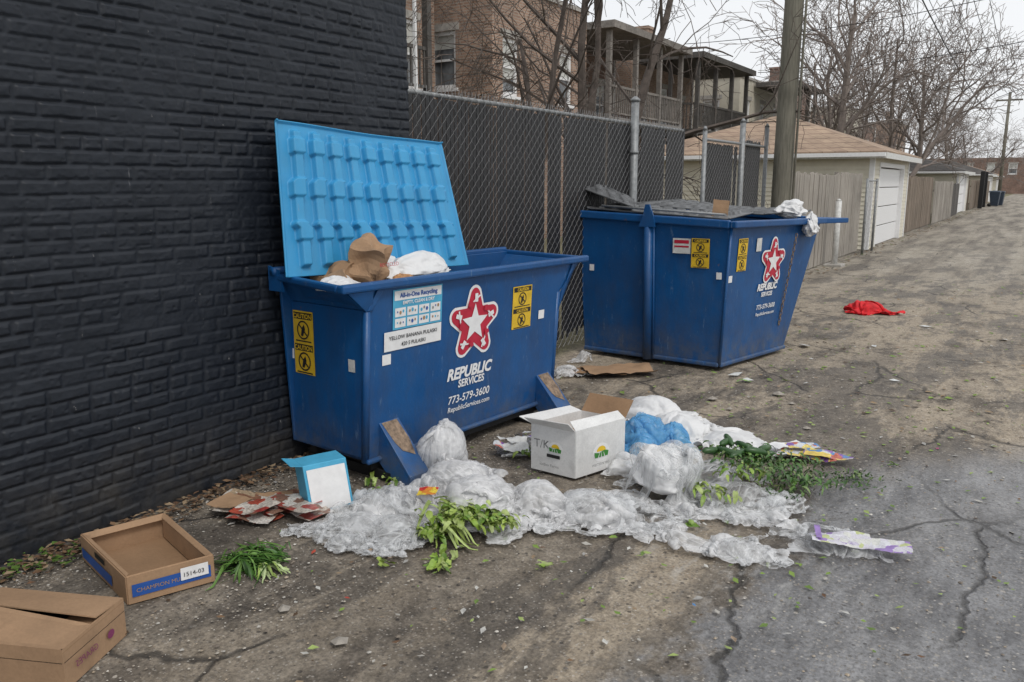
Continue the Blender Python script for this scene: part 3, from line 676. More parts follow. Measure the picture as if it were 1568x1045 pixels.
boxes('bottom_channel',F1,[(.06,1.75,.02,.08,.06,Z0-.002),(.06,1.75,.5,.56,.06,Z0-.002),(.1,.2,.08,.5,.07,Z0-.002),(1.55,1.65,.08,.5,.07,Z0-.002)],M['black'],d1)
sqtube('bottom_lip',fr(.0,.125,.012),fr(1.79,.125,.012),.03,.03,M['blue'],d1,Vi)
for ub in (.10,1.58):
    e0,e1=ub,ub+.15
    pl=[(e0,.0,.32),(e1,.0,.32),(e1,-.24,.05),(e0,-.24,.05)]
    hexa('foot_plate',[F1(*q) for q in pl]+[F1(q[0],q[1]-.012,q[2]+.012) for q in pl],M['blue'],d1,.003)
    for ee in (e0,e1-.012):
        ngon_panel('foot_gusset',[F1(ee,-.005,.315),F1(ee,-.238,.05),F1(ee,-.238,-.005),F1(ee,-.12,-.005),F1(ee,-.005,.10)],Ui,M['blue'],d1,.012)
    fbox('foot_toe',F1,e0,e1,-.252,-.238,-.005,.06,M['blue'],d1,.003)
    rb=[(e0+.015,-.012,.322),(e1-.02,-.012,.322),(e1-.01,-.10,.225),(e1-.03,-.17,.146),(e0+.05,-.14,.18),(e0+.03,-.10,.223)]
    mk('foot_wear',[F1(q[0],q[1]-.006,q[2]+.006) for q in rb],[(0,1,2,3,4,5)],M['rust'],d1)
for ub in (.1,1.5): fbox('skid',F1,ub,ub+.1,-.1,DB,-.004,.058,M['black'],d1,.005)
PF=Pl(fr(0,0,0),F1.U,(Vector(fr(0,1))-Vector(fr(0,0))),F1.U.cross(Vector(fr(0,1))-Vector(fr(0,0))))
if PF.N.x<0: PF.N=-PF.N
rect('recycling_label',PF,.19,.585,.85,1.075,.004,M['cyanp'],d1)
rect('recycling_header',PF,.20,.575,1.015,1.068,.006,M['white'],d1); text('recycling_title','All-in-One Recycling',PF,.388,1.030,.036,.009,M['bluep'],d1,0,.001,1.0,'CENTER')
text('recycling_sub','EMPTY, CLEAN & DRY',PF,.388,.990,.026,.009,M['white'],d1,0,.0008,1.0,'CENTER')
for i in range(4):
    for j in range(2):
        u=.205+i*.094; v=.862+j*.060; rect('recycling_panel',PF,u,u+.082,v,v+.05,.006,M['white'],d1)
        for m_ in range(3): 
            rr_=random.uniform(.004,.010); cu_=u+.018+m_*.022; cv_=v+.027+random.uniform(-.006,.006)
            fan('recycling_icon',PF,[(cu_+rr_*math.cos(t),cv_+rr_*1.3*math.sin(t)) for t in np.linspace(0,6.28,7)[:-1]],(cu_,cv_),.008,[M['cyanp'],M['steel'],M['bluep'],M['card']][(i+j*2+m_)%4],d1)
rect('address_label',PF,.125,.58,.735,.845,.007,M['white'],d1,.003)
text('address_line_a','YELLOW BANANA PULASKI',PF,.35,.798,.031,.011,M['ink'],d1,0,.0003,1,'CENTER'); text('address_line_b','420 S PULASKI',PF,.35,.755,.031,.011,M['ink'],d1,0,.0003,1,'CENTER')
logo(PF,.885,.80,.222,d1)
text('brand_text','REPUBLIC',PF,.645,.468,.098,.006,M['white'],d1,.25,.004,.98); text('brand_text_b','SERVICES',PF,.75,.410,.066,.006,M['white'],d1,.1,.002,.92)
text('phone_text','773-579-3600',PF,.66,.315,.070,.006,M['white'],d1,.15,.001,1.0); text('web_text','RepublicServices.com',PF,.66,.262,.046,.006,M['white'],d1,.15,.0006,1.0)
caution(PF,1.265,1.47,.70,.985,d1)
for u,v in ((.115,.66),(1.56,.735)): rect('reflective_sticker',PF,u,u+.065,v,v+.06,.004,M['white'],d1)
PSf=Pl(F1(0,0,0)+F1.V*DT,-F1.V,(0,0,1),-F1.U)
caution(PSf,.02,.20,.56,.93,d1)
rect('reflective_sticker',PSf,.49,.545,.63,.70,.004,M['dwhite'],d1); rect('reflective_sticker',PSf,-.015,.015,.64,.70,.004,M['white'],d1)
def ribbed(name,c4,mat,par,nr=9,nu=300,nv=170,amp=.022,bow=0):
    TL,TR,BL,BR=[np.array(c,float) for c in c4]
    u=np.linspace(0,1,nu)[:,None]; v=np.linspace(0,1,nv)[None,:]
    P=((1-u)*(1-v))[...,None]*BL+(u*(1-v))[...,None]*BR+((1-u)*v)[...,None]*TL+(u*v)[...,None]*TR
    N=np.cross(BR-BL,TL-BL); N/=np.linalg.norm(N)
    if N[2]<0 and abs(N[0])<.5: N=-N
    if abs(N[0])>=.5 and N[0]<0: N=-N
    s=lambda x,a,b:(lambda t:t*t*(3-2*t))(np.clip((x-a)/(b-a),0,1))
    uu=(u-.045)/.91*nr
    shift=.16*(s(v,.30,.33)-s(v,.60,.63))
    ph=(uu+shift)%1
    band=(s(v,.22,.24)-s(v,.34,.36))+(s(v,.50,.52)-s(v,.62,.64))+(s(v,.78,.80)-s(v,.88,.90))
    w=.17+.10*band
    rib=s(ph,.5-w-.07,.5-w)*(1-s(ph,.5+w,.5+w+.07))
    inside=s(v,.05,.075)*(1-s(v,.93,.955))*s(u,.035,.05)*(1-s(u,.95,.965))
    h=amp*rib*inside*(1+.35*band)
    h=h+(amp*.7)*(s(u,.985,.992)+1-s(u,.008,.015)+s(v,.985,.995))*.6
    h=h+bow*np.sin(np.pi*u)*np.sin(np.pi*v)+.014*np.sin(u*7+1)*v
    return gridmesh(name,P+h[...,None]*N,mat,par,True)
lid=ribbed('open_lid',[(-3.60,3.18,1.985),(-3.52,4.56,1.915),(-3.42,3.05,1.145),(-3.26,4.52,1.10)],M['lid'],d1,9,amp=.036)
md=lid.modifiers.new('s','SOLIDIFY'); md.thickness=.008; md.offset=-1

# ------------------------------------------------------------------ soft things
def ridged(p,o=4):
    s=0;a=1;f=1;t=0
    for _ in range(o):
        d=mn.voronoi(p*f)[0][0]; s+=a*d; t+=a; a*=.5; f*=2.2
    return s/t
def blob(name,c,R,seed,mat,amp=.5,freq=1.6,n=(110,64),parent=None,rot=0,ground=0.0,skirt=.25,octs=3):
    V=[];Fs=[]; c=Vector(c); so=Vector((seed*7.31,seed*3.17,seed*1.93)); nu,nv=n; cr_,sr_=math.cos(rot),math.sin(rot)
    for j in range(nv+1):
        ph=math.pi*j/nv
        for i in range(nu):
            th=2*math.pi*i/nu; d=Vector((math.sin(ph)*math.cos(th),math.sin(ph)*math.sin(th),math.cos(ph)))
            q=d*freq+so; w=Vector((mn.noise(q*.9),mn.noise(q*.9+Vector((9,0,0))),mn.noise(q*.9+Vector((0,9,0)))))*.9
            r=1+amp*(ridged(q+w,octs)-.45)+.28*mn.noise(d*1.2+so)
            x,y,z=d.x*R[0]*r,d.y*R[1]*r,d.z*R[2]*r
            if z<0: z*=.5
            k=1+skirt*max(0,1-max(d.z,0)*3)*(.5+mn.noise(d*3+so))
            x*=k;y*=k; X=c.x+x*cr_-y*sr_; Y=c.y+x*sr_+y*cr_; Z=max(c.z+z,ground+.003+.006*(mn.noise(Vector((X,Y,0))*18)+.6)) if ground is not None else c.z+z
            V.append((X,Y,Z))
    for j in range(nv):
        for i in range(nu):
            i2=(i+1)%nu; Fs.append((j*nu+i,(j+1)*nu+i,(j+1)*nu+i2,j*nu+i2))
    return mk(name,V,Fs,mat,parent,smooth=True)
def cloth(name,path,widths,cols,seed,mat,parent=None,comp=.62,step=.011,steps=70,iters=5,bend=.06,zn=.035,drop=.02,grav=.0012,ground=.004,crk=1.0,aniso=.35):
    """position-based cloth: a sheet with more material than footprint, relaxed over ellipsoid colliders, then creased"""
    rs=np.random.RandomState(seed)
    pv=[Vector((p[0],p[1],0)) for p in path]; Lp=sum((pv[i+1]-pv[i]).length for i in range(len(pv)-1))
    ns=max(12,int(Lp/step)); P=catmull(pv,ns); wm=max(widths); nt=max(8,int(2*wm/step))
    wi=np.interp(np.linspace(0,1,ns+1),np.linspace(0,1,len(widths)),widths)
    X=np.zeros((ns+1,nt+1,3)); 
    for i,p in enumerate(P):
        d=P[min(i+1,ns)]-P[max(i-1,0)]; d.normalize(); e=np.array((-d.y,d.x)); t=np.linspace(-1,1,nt+1)
        sk=.25*wi[i]*np.sin(t*2+seed+i*.08)
        X[i,:,0]=p.x+e[0]*t*wi[i]+d.x*sk; X[i,:,1]=p.y+e[1]*t*wi[i]+d.y*sk
    X[...,:2]+=np.stack([vnoise(X[...,0]*9+50,X[...,1]*9+50,seed),vnoise(X[...,0]*9+50,X[...,1]*9+90,seed+1)],2)*.05
    cols=[(np.array(c[:3]),np.array(c[3:6])) for c in cols]
    def top(x,y):
        z=np.zeros_like(x)
        for c,r in cols:
            q=1-((x-c[0])/r[0])**2-((y-c[1])/r[1])**2; z=np.maximum(z,np.where(q>0,c[2]+r[2]*np.sqrt(np.maximum(q,0)),0))
        return z
    zb=top(X[...,0],X[...,1])
    zs_=zb.copy()
    for _ in range(4): zs_[1:-1,1:-1]=np.maximum(zb[1:-1,1:-1],(zs_[2:,1:-1]+zs_[:-2,1:-1]+zs_[1:-1,2:]+zs_[1:-1,:-2])/4)
    X[...,2]=zs_+drop
    F0=X.copy()
    gi,gj=np.meshgrid(np.arange(ns+1),np.arange(nt+1),indexing='ij'); idx=gi*(nt+1)+gj
    sets=[]
    def add(di,dj,par,k):
        I,J=np.meshgrid(np.arange(0,ns+1-di),np.arange(max(0,-dj),nt+1-max(0,dj)),indexing='ij')
        if par[0]=='i': m=((I//par[2])%2)==par[1]
        else: m=((J//par[2])%2)==par[1]
        A=idx[I[m],J[m]]; B=idx[I[m]+di,J[m]+dj]; r=np.linalg.norm(F0.reshape(-1,3)[A]-F0.reshape(-1,3)[B],axis=1)/comp
        sets.append((A,B,r,k))
    for p_ in (0,1):
        add(1,0,('i',p_,1),1.0); add(0,1,('j',p_,1),1.0); add(1,1,('i',p_,1),.5); add(1,-1,('i',p_,1),.5)
        add(2,0,('i',p_,2),bend); add(0,2,('j',p_,2),bend)
    X[...,2]+=zn*2*(vnoise(X[...,0]*28+70,X[...,1]*28+70,seed+5)+.5)+zn*rs.rand(ns+1,nt+1)*.3
    X=X.reshape(-1,3); Vv=np.zeros_like(X)
    lay=ground+.003*rs.rand(len(X))
    for st in range(steps):
        Vv[:,2]-=grav; Xp=X.copy(); X=X+Vv
        for _ in range(iters):
            for A,B,r,k in sets:
                d=X[B]-X[A]; l=np.linalg.norm(d,axis=1)+1e-9; c=(.5*k*(l-r)/l)[:,None]*d; X[A]+=c; X[B]-=c
        con=X[:,2]<lay; X[:,2]=np.maximum(X[:,2],lay)
        for c,r in cols:
            q=(X-c)/r; l=np.linalg.norm(q,axis=1); m=l<1
            if m.any(): X[m]=c+(q[m]/(l[m][:,None]+1e-9))*r; con|=m
        Vv=(X-Xp)*.86; Vv[con]*=.25
        sp=np.linalg.norm(Vv,axis=1,keepdims=True); Vv*=np.minimum(1,.02/(sp+1e-9))
    X=X.reshape(ns+1,nt+1,3)
    def ups(Q,ax,k=3):
        n=Q.shape[ax]; t=np.linspace(0,n-1,(n-1)*k+1); i=np.clip(t.astype(int),0,n-2); f=(t-i)
        sh=[1,1,1]; sh[ax]=-1; f=f.reshape(sh)
        g=lambda j:np.take(Q,np.clip(j,0,n-1),axis=ax)
        a,b_,c,d=g(i-1),g(i),g(i+1),g(i+2)
        return .5*(2*b_+(c-a)*f+(2*a-5*b_+4*c-d)*f*f+(3*b_-a-3*c+d)*f**3)
    K=3; X=ups(ups(X,0,K),1,K)
    du=np.gradient(X,axis=0); dv=np.gradient(X,axis=1); N=np.cross(du,dv); N/=np.linalg.norm(N,axis=2,keepdims=True)+1e-9
    n0,n1=X.shape[:2]; gi,gj=np.meshgrid(np.arange(n0),np.arange(n1),indexing='ij')
    sx=gi*step/K/comp; sy=gj*step/K/comp
    wx=vnoise(sx*7+20,sy*7+20,seed+21)*.10; wy_=vnoise(sx*7+60,sy*7+20,seed+22)*.10
    a=sx+wx; b_=sy+wy_
    h=0; cre=0
    for f,am,rot,an,cw in ((8,.034,.2,aniso,.06),(15,.020,.6,aniso,.085),(30,.0095,-.3,.5,.13),(62,.0036,.4,.7,.18)):
        c_r,s_r=math.cos(rot+seed*.37),math.sin(rot+seed*.37); p=a*c_r-b_*s_r; q=a*s_r+b_*c_r
        v=np.abs(vnoise(p*f*an+30,q*f+30,seed+int(f)))*2
        h=h+am*(v-.35); cre=np.maximum(cre,np.exp(-(v/cw)**1.3)*(1 if f<40 else .45))
    X=X+N*(h*crk)[...,None]
    X[...,2]=np.maximum(X[...,2],ground+.002+.006*(vnoise(sx*20,sy*20,seed+3)+.5))
    rag=vnoise(gi*.06+30,gj*.06+30,seed+9)+.4*vnoise(gi*.2+30,gj*.2+30,seed+10); bd=np.minimum.reduce([gi,gj,n0-1-gi,n1-1-gj]); keep=bd>(rag+.35)*16
    cre=np.maximum(cre,np.exp(-np.maximum(bd-(rag+.35)*16,0)/2.0)*.8)
    return gridmesh(name,X,mat,parent,True,keep=keep,attr=cre)
tr=empty('trash_heap')
blob('dark_fill',F1(.9,.32,.88),(.15,.66,.1),5,M['cardd'],.3,3,(60,30),tr,.095,None,0)
def crumple_box(name,c,s,seed,mat,par,rz=0,rx=0,ry=0,sub=5,amp=.03):
    bm=bmesh.new(); bmesh.ops.create_cube(bm,size=1); bmesh.ops.subdivide_edges(bm,edges=bm.edges[:],cuts=sub,use_grid_fill=True)
    R=Matrix.Rotation(rz,3,'Z')@Matrix.Rotation(ry,3,'Y')@Matrix.Rotation(rx,3,'X')
    for v in bm.verts:
        p=Vector((v.co.x*s[0],v.co.y*s[1],v.co.z*s[2])); q=p*9+Vector((seed*3.,seed,seed*2.))
        p+=Vector((mn.noise(q),mn.noise(q+Vector((4,0,0))),mn.noise(q+Vector((0,4,0)))))*amp
        v.co=R@p+Vector(c)
    me=bpy.data.meshes.new(name); bm.to_mesh(me); bm.free(); me.materials.append(mat)
    o=bpy.data.objects.new(name,me); sc.collection.objects.link(o); o.parent=par; return o
crumple_box('brown_paper_bag',F1(.30,.24,1.19),(.18,.20,.22),3,M['card'],tr,.5,.2,.25,9,.06)
crumple_box('cardboard_scrap',F1(.12,.34,1.13),(.22,.14,.10),4,M['cardd'],tr,.2,.5,.1,7,.05)
crumple_box('cardboard_scrap_b',F1(.04,.26,1.12),(.14,.12,.02),14,M['card'],tr,.4,.4,-.5,5,.03)
blob('white_paper_wrap',F1(.68,.24,1.12),(.13,.26,.09),9,M['cloth'],.5,1.2,(110,60),tr,.1,None)
blob('white_wrap_b',F1(.50,.34,1.13),(.10,.12,.08),19,M['cloth'],.5,1.2,(80,50),tr,.1,None)
blob('white_wrap_c',F1(.02,.20,1.10),(.07,.12,.05),12,M['cloth'],.5,1.2,(80,40),tr,.1,None)
blob('food_scraps',F1(.42,.10,1.09),(.05,.09,.04),13,simple('orange_scraps',(.40,.20,.08),.6,.5,30),.5,2.5,(50,30),tr,.1,None)
text('bag_print','RECYCLED',Pl(F1(.22,.10,1.19),F1.U,(0,-.1,1),-F1.V),0,0,.03,.03,M['red'],tr)

# ------------------------------------------------------------------ second dumpster
d2=empty('dumpster')
b4=[Vector(p) for p in ((-2.29,7.0,.05),(-2.03,8.18,.05),(-3.45,8.5,.05),(-3.68,7.08,.05))]
t4=[Vector(p) for p in ((-2.235,6.98,1.27),(-1.87,8.68,1.25),(-3.45,9.0,1.33),(-3.76,7.05,1.33))]
cen=sum(b4,Vector())/4
def wallp(name,i,j):
    a,b_,c,d=b4[i],b4[j],t4[j],t4[i]; n=(b_-a).cross(d-a).normalized()
    if n.dot(cen-a)<0: n=-n
    return panel(name,[a,b_,c,d],n,M['blue'],d2),-n
wf,nF=wallp('front_wall',0,1); wallp('right_wall',1,2); wallp('rear_wall',2,3); wl,nL=wallp('left_wall',3,0)
hexa('floor',[p+Vector((0,0,.0)) for p in b4]+[p+Vector((0,0,.03)) for p in b4],M['blue'],d2)
def rim(a,b_,nm,w=.07,h=.06): 
    s=(b_-a).cross(Vector((0,0,1))); return sqtube(nm,a,b_,w,h,M['blue'],d2,s)
up_=Vector((0,0,.03))
rim(t4[0]+nF*.03+up_-Vector((0,.04,0)),t4[1]+nF*.03+up_+Vector((.02,.08,0)),'rim_front'); rim(t4[3]+nL*.02+up_,t4[0]+nL*.02+up_,'rim_left',.06,.07); rim(t4[2]+up_,t4[3]+up_,'rim_rear'); rim(t4[1]+up_,t4[2]+up_,'rim_right')
hexa('end_flange',[t4[1]+Vector((-.35,-.10,0)),t4[1]+Vector((.02,-.10,0)),t4[1]+Vector((.22,.28,.0)),t4[1]+Vector((-.25,.35,.0))]+[t4[1]+Vector((-.35,-.10,.05)),t4[1]+Vector((.02,-.10,.05)),t4[1]+Vector((.22,.28,.05)),t4[1]+Vector((-.25,.35,.05))],M['blue'],d2,.008)
tube('side_pipe',[(-2.98,7.0,.03),(-3.0,6.98,1.30)],.042,M['blue'],d2); tube('side_pipe_seam',[(-2.93,7.02,.03),(-2.95,6.99,1.28)],.012,M['blue'],d2,6)
ngon_panel('side_hinge_bracket',[(-3.08,6.96,1.26),(-2.92,6.96,1.26),(-2.94,6.96,1.36),(-2.98,6.96,1.46),(-3.02,6.96,1.46),(-3.04,6.96,1.36)],(0,-1,0),M['blue'],d2,.02)
tube('corner_seam',[b4[0]+nF*.004,t4[0]+nF*.004],.014,M['blue'],d2,6)
sqtube('bottom_lip',b4[3]+nL*.01,b4[0]+nL*.01,.03,.04,M['blue'],d2,nL); sqtube('bottom_lip_front',b4[0]+nF*.01,b4[1]+nF*.01,.03,.04,M['blue'],d2,nF)
boxes('skids',WORLD,[(-3.55,-2.4,7.2,7.3,-.005,.045),(-3.4,-2.2,7.95,8.05,-.005,.045)],M['black'],d2)
l1=ribbed('closed_lid_left',[(-3.66,7.85,1.43),(-2.30,7.83,1.355),(-3.66,7.03,1.42),(-2.26,7.01,1.345)],M['darklid'],d2,9,220,90,.018)
l2=ribbed('closed_lid_right',[(-3.5,8.85,1.45),(-1.95,8.6,1.36),(-3.62,7.88,1.44),(-2.2,7.87,1.36)],M['darklid'],d2,9,220,90,.018)
l3=ribbed('bent_lid_flap',[(-4.05,7.60,1.80),(-3.45,7.65,1.47),(-3.80,7.1,1.62),(-3.15,7.02,1.43)],M['darklid'],d2,4,120,50,.014)
for l_ in (l1,l2,l3):
    m_=l_.modifiers.new('s','SOLIDIFY'); m_.thickness=.012; m_.offset=-1
tube('lid_hinge_rod',[(-3.5,7.03,1.44),(-2.3,6.99,1.38)],.012,M['steel'],d2,6)
P2=Pl(b4[0]-Vector((0,0,.05)),b4[1]-b4[0],t4[0]-b4[0],nF)
P2.V=(Vector((0,0,1))-P2.N*P2.N.z).normalized(); P2.U=P2.V.cross(P2.N).normalized()
if P2.U.y<0: P2.U=-P2.U
logo(P2,.80,.93,.215,d2)
text('brand_text','REPUBLIC',P2,.545,.67,.085,.006,M['white'],d2,.25,.004,1.0); text('brand_text_b','SERVICES',P2,.63,.61,.055,.006,M['white'],d2,.1,.002,.92)
text('phone_text','773-579-3600',P2,.56,.49,.062,.006,M['white'],d2,.15,.001,1); text('web_text','RepublicServices.com',P2,.56,.43,.042,.006,M['white'],d2,.15,.0006,.95)
caution(P2,.14,.30,.88,1.17,d2); rect('reflective_sticker',P2,.46,.55,1.04,1.16,.004,M['dwhite'],d2); rect('reflective_sticker',P2,0.02,.08,.79,.85,.004,M['white'],d2)
P2s=Pl(b4[3]-Vector((0,0,.05)),b4[0]-b4[3],(0,0,1),nL); P2s.V=(Vector((0,0,1))-P2s.N*P2s.N.z).normalized()
caution(P2s,1.10,1.27,.91,1.17,d2); rect('warning_label',P2s,.92,1.09,1.03,1.165,.004,M['dwhite'],d2); rect('warning_label_print',P2s,.935,1.075,1.085,1.10,.006,M['red'],d2); rect('warning_label_print',P2s,.935,1.075,1.12,1.15,.006,M['red'],d2)
for u in (.055,1.34): rect('reflective_sticker',P2s,u,u+.05,.82,.88,.004,M['white'],d2)
V=[];Fs=[]; top_=P2(1.12,1.16,.05)
for i in range(26):
    c=top_+Vector((-.004*i,-.002*i,-.034*i)); a=i%2
    ring=[]
    for k in range(9):
        t=2*math.pi*k/8; o=(P2.U if a else P2.N)*(.011*math.cos(t))+Vector((0,0,.022*math.sin(t))); ring.append(c+o)
    tube_data(V,Fs,ring,.0042,4,False)
mk('hanging_chain',V,Fs,M['rust'],d2,smooth=True)
hb=empty('plastic_bag'); 
blob('bag_top',t4[1]+Vector((-.22,-.32,.12)),(.12,.17,.11),31,M['cloth'],.7,1.2,(90,54),hb,0,None); blob('bag_hang',t4[1]+Vector((-.02,-.28,-.04)),(.06,.18,.15),33,M['cloth'],.7,1.2,(90,54),hb,.2,None)
crumple_box('cardboard_box_scrap',t4[0]+Vector((-.20,.3,.16)),(.14,.12,.14),6,M['card'],tr,.3,0,.1,3,.01)

# ------------------------------------------------------------------ loose trash: plastic
pb=empty('plastic_bag_pile')
Cm=[(-2.77,3.55,.0,.10,.12,.26),(-2.50,3.36,0,.22,.17,.18),(-2.28,3.20,0,.17,.14,.17),(-2.02,3.40,0,.14,.12,.15),(-2.62,2.98,0,.20,.13,.11)]
cloth('film_main',[(-2.95,3.72),(-2.7,3.50),(-2.4,3.28),(-2.12,3.28),(-1.85,3.45)],[.12,.27,.33,.26,.12],Cm,1,M['film'],pb,.66)
cloth('film_main_b',[(-2.9,3.60),(-2.6,3.42),(-2.35,3.25),(-2.05,3.32)],[.14,.22,.26,.16],[(c[0],c[1],c[2],c[3]*.9,c[4]*.9,c[5]*.85) for c in Cm],2,M['film'],pb,.62)
cloth('film_peak',[(-2.86,3.46),(-2.76,3.58),(-2.66,3.68)],[.10,.16,.10],[(-2.77,3.56,.0,.08,.10,.31)],3,M['film'],pb,.58)
cloth('film_left',[(-2.55,3.20),(-2.62,2.95),(-2.52,2.72),(-2.38,2.58)],[.22,.26,.24,.10],Cm+[(-2.45,2.78,0,.12,.10,.07)],4,M['film2'],pb,.62)
cloth('film_left_b',[(-2.92,2.52),(-2.68,2.68),(-2.42,2.70),(-2.25,2.66)],[.06,.17,.18,.08],[(-2.62,2.75,0,.14,.08,.06),(-2.4,2.72,0,.10,.08,.07)],5,M['film2'],pb,.62)
cloth('film_left_c',[(-2.75,3.05),(-2.68,2.85),(-2.7,2.65)],[.12,.14,.10],[(-2.66,2.9,0,.14,.12,.10)],15,M['film'],pb,.62)
cloth('film_low',[(-2.35,3.08),(-2.1,3.12),(-1.95,3.25)],[.12,.16,.10],[(-2.15,3.2,0,.14,.1,.1)],6,M['film'],pb,.62)
Cb=[(-1.75,3.52,0,.19,.13,.12),(-1.52,3.60,0,.13,.10,.06)]
cloth('film_clear',[(-1.95,3.38),(-1.75,3.50),(-1.5,3.60),(-1.32,3.62)],[.12,.20,.18,.06],Cb,7,M['film2'],pb,.62)
cloth('film_clear_b',[(-1.9,3.30),(-1.7,3.42),(-1.45,3.46)],[.07,.14,.08],Cb,8,M['film'],pb,.62)
cloth('film_clear_c',[(-2.0,3.5),(-1.8,3.55),(-1.6,3.6)],[.08,.13,.08],Cb,16,M['film2'],pb,.62)
Cs=[(-1.22,3.46,0,.12,.05,.035),(-.98,3.47,0,.13,.07,.055)]
cloth('film_strip',[(-1.62,3.44),(-1.4,3.48),(-1.2,3.44),(-1.0,3.46),(-.82,3.52)],[.06,.09,.07,.11,.05],Cs,9,M['film'],pb,.62,aniso=.2)
cloth('film_strip_b',[(-1.1,3.42),(-.95,3.46),(-.82,3.45)],[.07,.08,.04],Cs,10,M['film2'],pb,.6)
cloth('film_strand',[(-1.05,3.58),(-.92,3.75),(-.74,3.90),(-.55,3.90)],[.02,.04,.04,.015],[],11,M['film2'],pb,.6,zn=.02,aniso=.2)
cloth('film_tail',[(-1.46,3.44),(-1.40,3.36),(-1.36,3.29)],[.03,.02,.015],[],12,M['film'],pb,.6,zn=.01,crk=.5)
cloth('film_tail_b',[(-1.95,3.25),(-1.82,3.22),(-1.66,3.28)],[.04,.05,.02],[],13,M['film2'],pb,.55,zn=.02)
pb2=empty('produce_bag')
Cr=[(-1.57,3.96,.12,.155,.155,.155),(-1.22,4.12,0,.20,.12,.07),(-1.38,4.34,0,.18,.12,.10)]
blob('round_bag',(-1.57,3.96,.11),(.150,.150,.150),20,M['cloth'],.30,1.0,parent=pb2,skirt=.1)
cloth('bag_skin',[(-1.74,3.88),(-1.57,3.96),(-1.36,4.05)],[.13,.20,.13],Cr,21,M['film2'],pb2,.68,crk=.7)
cloth('bag_spread',[(-1.50,3.92),(-1.25,3.98),(-1.08,4.08),(-.93,4.22)],[.14,.19,.20,.10],Cr,22,M['film2'],pb2,.62)
cloth('bag_cover',[(-1.55,4.26),(-1.4,4.32),(-1.2,4.32)],[.10,.14,.10],Cr,23,M['film2'],pb2,.62)
cloth('bag_edge',[(-1.76,3.84),(-1.5,3.76),(-1.25,3.80),(-1.05,3.90),(-.93,4.06)],[.05,.07,.09,.10,.05],[(-1.2,3.85,0,.15,.05,.035)],24,M['film'],pb2,.62,aniso=.25)
cloth('bag_tail',[(-2.0,4.2),(-1.85,4.15),(-1.7,4.12)],[.08,.12,.08],[(-1.85,4.16,0,.10,.08,.09)],25,M['film'],pb2,.6)
ws=empty('white_sack')
Cw=[(-1.92,5.06,0,.22,.16,.13),(-2.2,5.30,0,.22,.14,.16),(-1.55,5.02,0,.18,.12,.07)]
cloth('sack',[(-2.48,5.48),(-2.2,5.30),(-1.9,5.12),(-1.5,4.98),(-1.18,4.97)],[.14,.26,.28,.22,.08],Cw,31,M['cloth'],ws,.84,step=.014,bend=.3,zn=.02,crk=.6)
bb=empty('blue_plastic_bag')
Cu=[(-1.97,4.62,0,.16,.16,.22),(-1.82,4.70,0,.11,.11,.16),(-1.90,4.42,0,.10,.10,.13)]
cloth('bag',[(-2.14,4.54),(-1.97,4.60),(-1.84,4.67),(-1.72,4.76)],[.17,.23,.19,.08],Cu,41,M['bluebag'],bb,.70)
cloth('bag_b',[(-2.04,4.36),(-1.90,4.46),(-1.80,4.60)],[.11,.16,.11],Cu,42,M['bluebag'],bb,.66)
sp=empty('scattered_plastic')
cloth('film_a',[(-2.62,4.05),(-2.52,4.28),(-2.42,4.45)],[.08,.14,.08],[(-2.52,4.28,0,.10,.12,.07)],51,M['film2'],sp,.55); cloth('film_b',[(-2.72,4.6),(-2.62,4.75),(-2.6,4.95)],[.08,.12,.06],[(-2.62,4.78,0,.08,.10,.05)],52,M['film2'],sp,.55)
cloth('film_c',[(-3.42,6.0),(-3.35,6.15),(-3.2,6.25)],[.08,.12,.06],[(-3.35,6.1,0,.1,.1,.08)],53,M['film'],sp,.6); cloth('film_d',[(-3.5,6.6),(-3.45,6.75)],[.05,.08],[(-3.48,6.7,0,.06,.06,.09)],54,M['film'],sp,.6)
rc=empty('red_cloth'); cloth('cloth',[(-1.98,11.2),(-1.74,11.25),(-1.45,11.2)],[.12,.24,.10],[(-1.78,11.25,0,.2,.14,.16),(-1.55,11.1,0,.1,.1,.09)],61,M['redcloth'],rc,.6,step=.02,crk=1.5)

# ------------------------------------------------------------------ boxes
def quadslab(name,pts,th,mat,par,bevel=0):
    p=[Vector(q) for q in pts]; n=(p[1]-p[0]).cross(p[3]-p[0]).normalized(); return hexa(name,p+[q+n*th for q in p],mat,par,bevel)
wb=empty('white_produce_box')
B=[Vector(p) for p in ((-2.37,3.91,.006),(-2.07,3.89,.006),(-1.95,4.28,.006),(-2.25,4.30,.006))]; hh=.275
T=[p+Vector((0,0,hh)) for p in B]
for i in range(4):
    j=(i+1)%4; quadslab('side',[B[i],B[j],T[j],T[i]],.004,M['wcard'],wb)
quadslab('bottom',B,.004,M['cardd'],wb)
inn=lambda p,f:p.lerp(sum(T,Vector())/4,f)
quadslab('inner_fill',[inn(p,.04)-Vector((0,0,.10)) for p in T],.004,M['cardd'],wb)
quadslab('flap_front',[T[0],T[1],T[1]+Vector((-.02,-.05,.055)),T[0]+Vector((-.02,-.05,.045))],.004,M['wcard'],wb)
quadslab('flap_right',[T[1],T[2],T[2]+Vector((.0,.0,.02))+Vector((-.05,0,.02)),T[1]+Vector((-.05,.02,.045))],.004,M['wcard'],wb)
quadslab('flap_back',[T[2],T[3],T[3]+Vector((.02,.07,.10)),T[2]+Vector((.02,.07,.10))],.004,M['cardd'],wb)
quadslab('flap_left',[T[3],T[0],T[0]+Vector((-.08,-.01,.03)),T[3]+Vector((-.08,.0,.02))],.004,M['wcard'],wb)
def face_plane(a,b_,out):
    U=(b_-a).normalized(); N=U.cross(Vector((0,0,1)))
    if N.dot(Vector(out))<0: N=-N
    return Pl(a,U,(0,0,1),N)
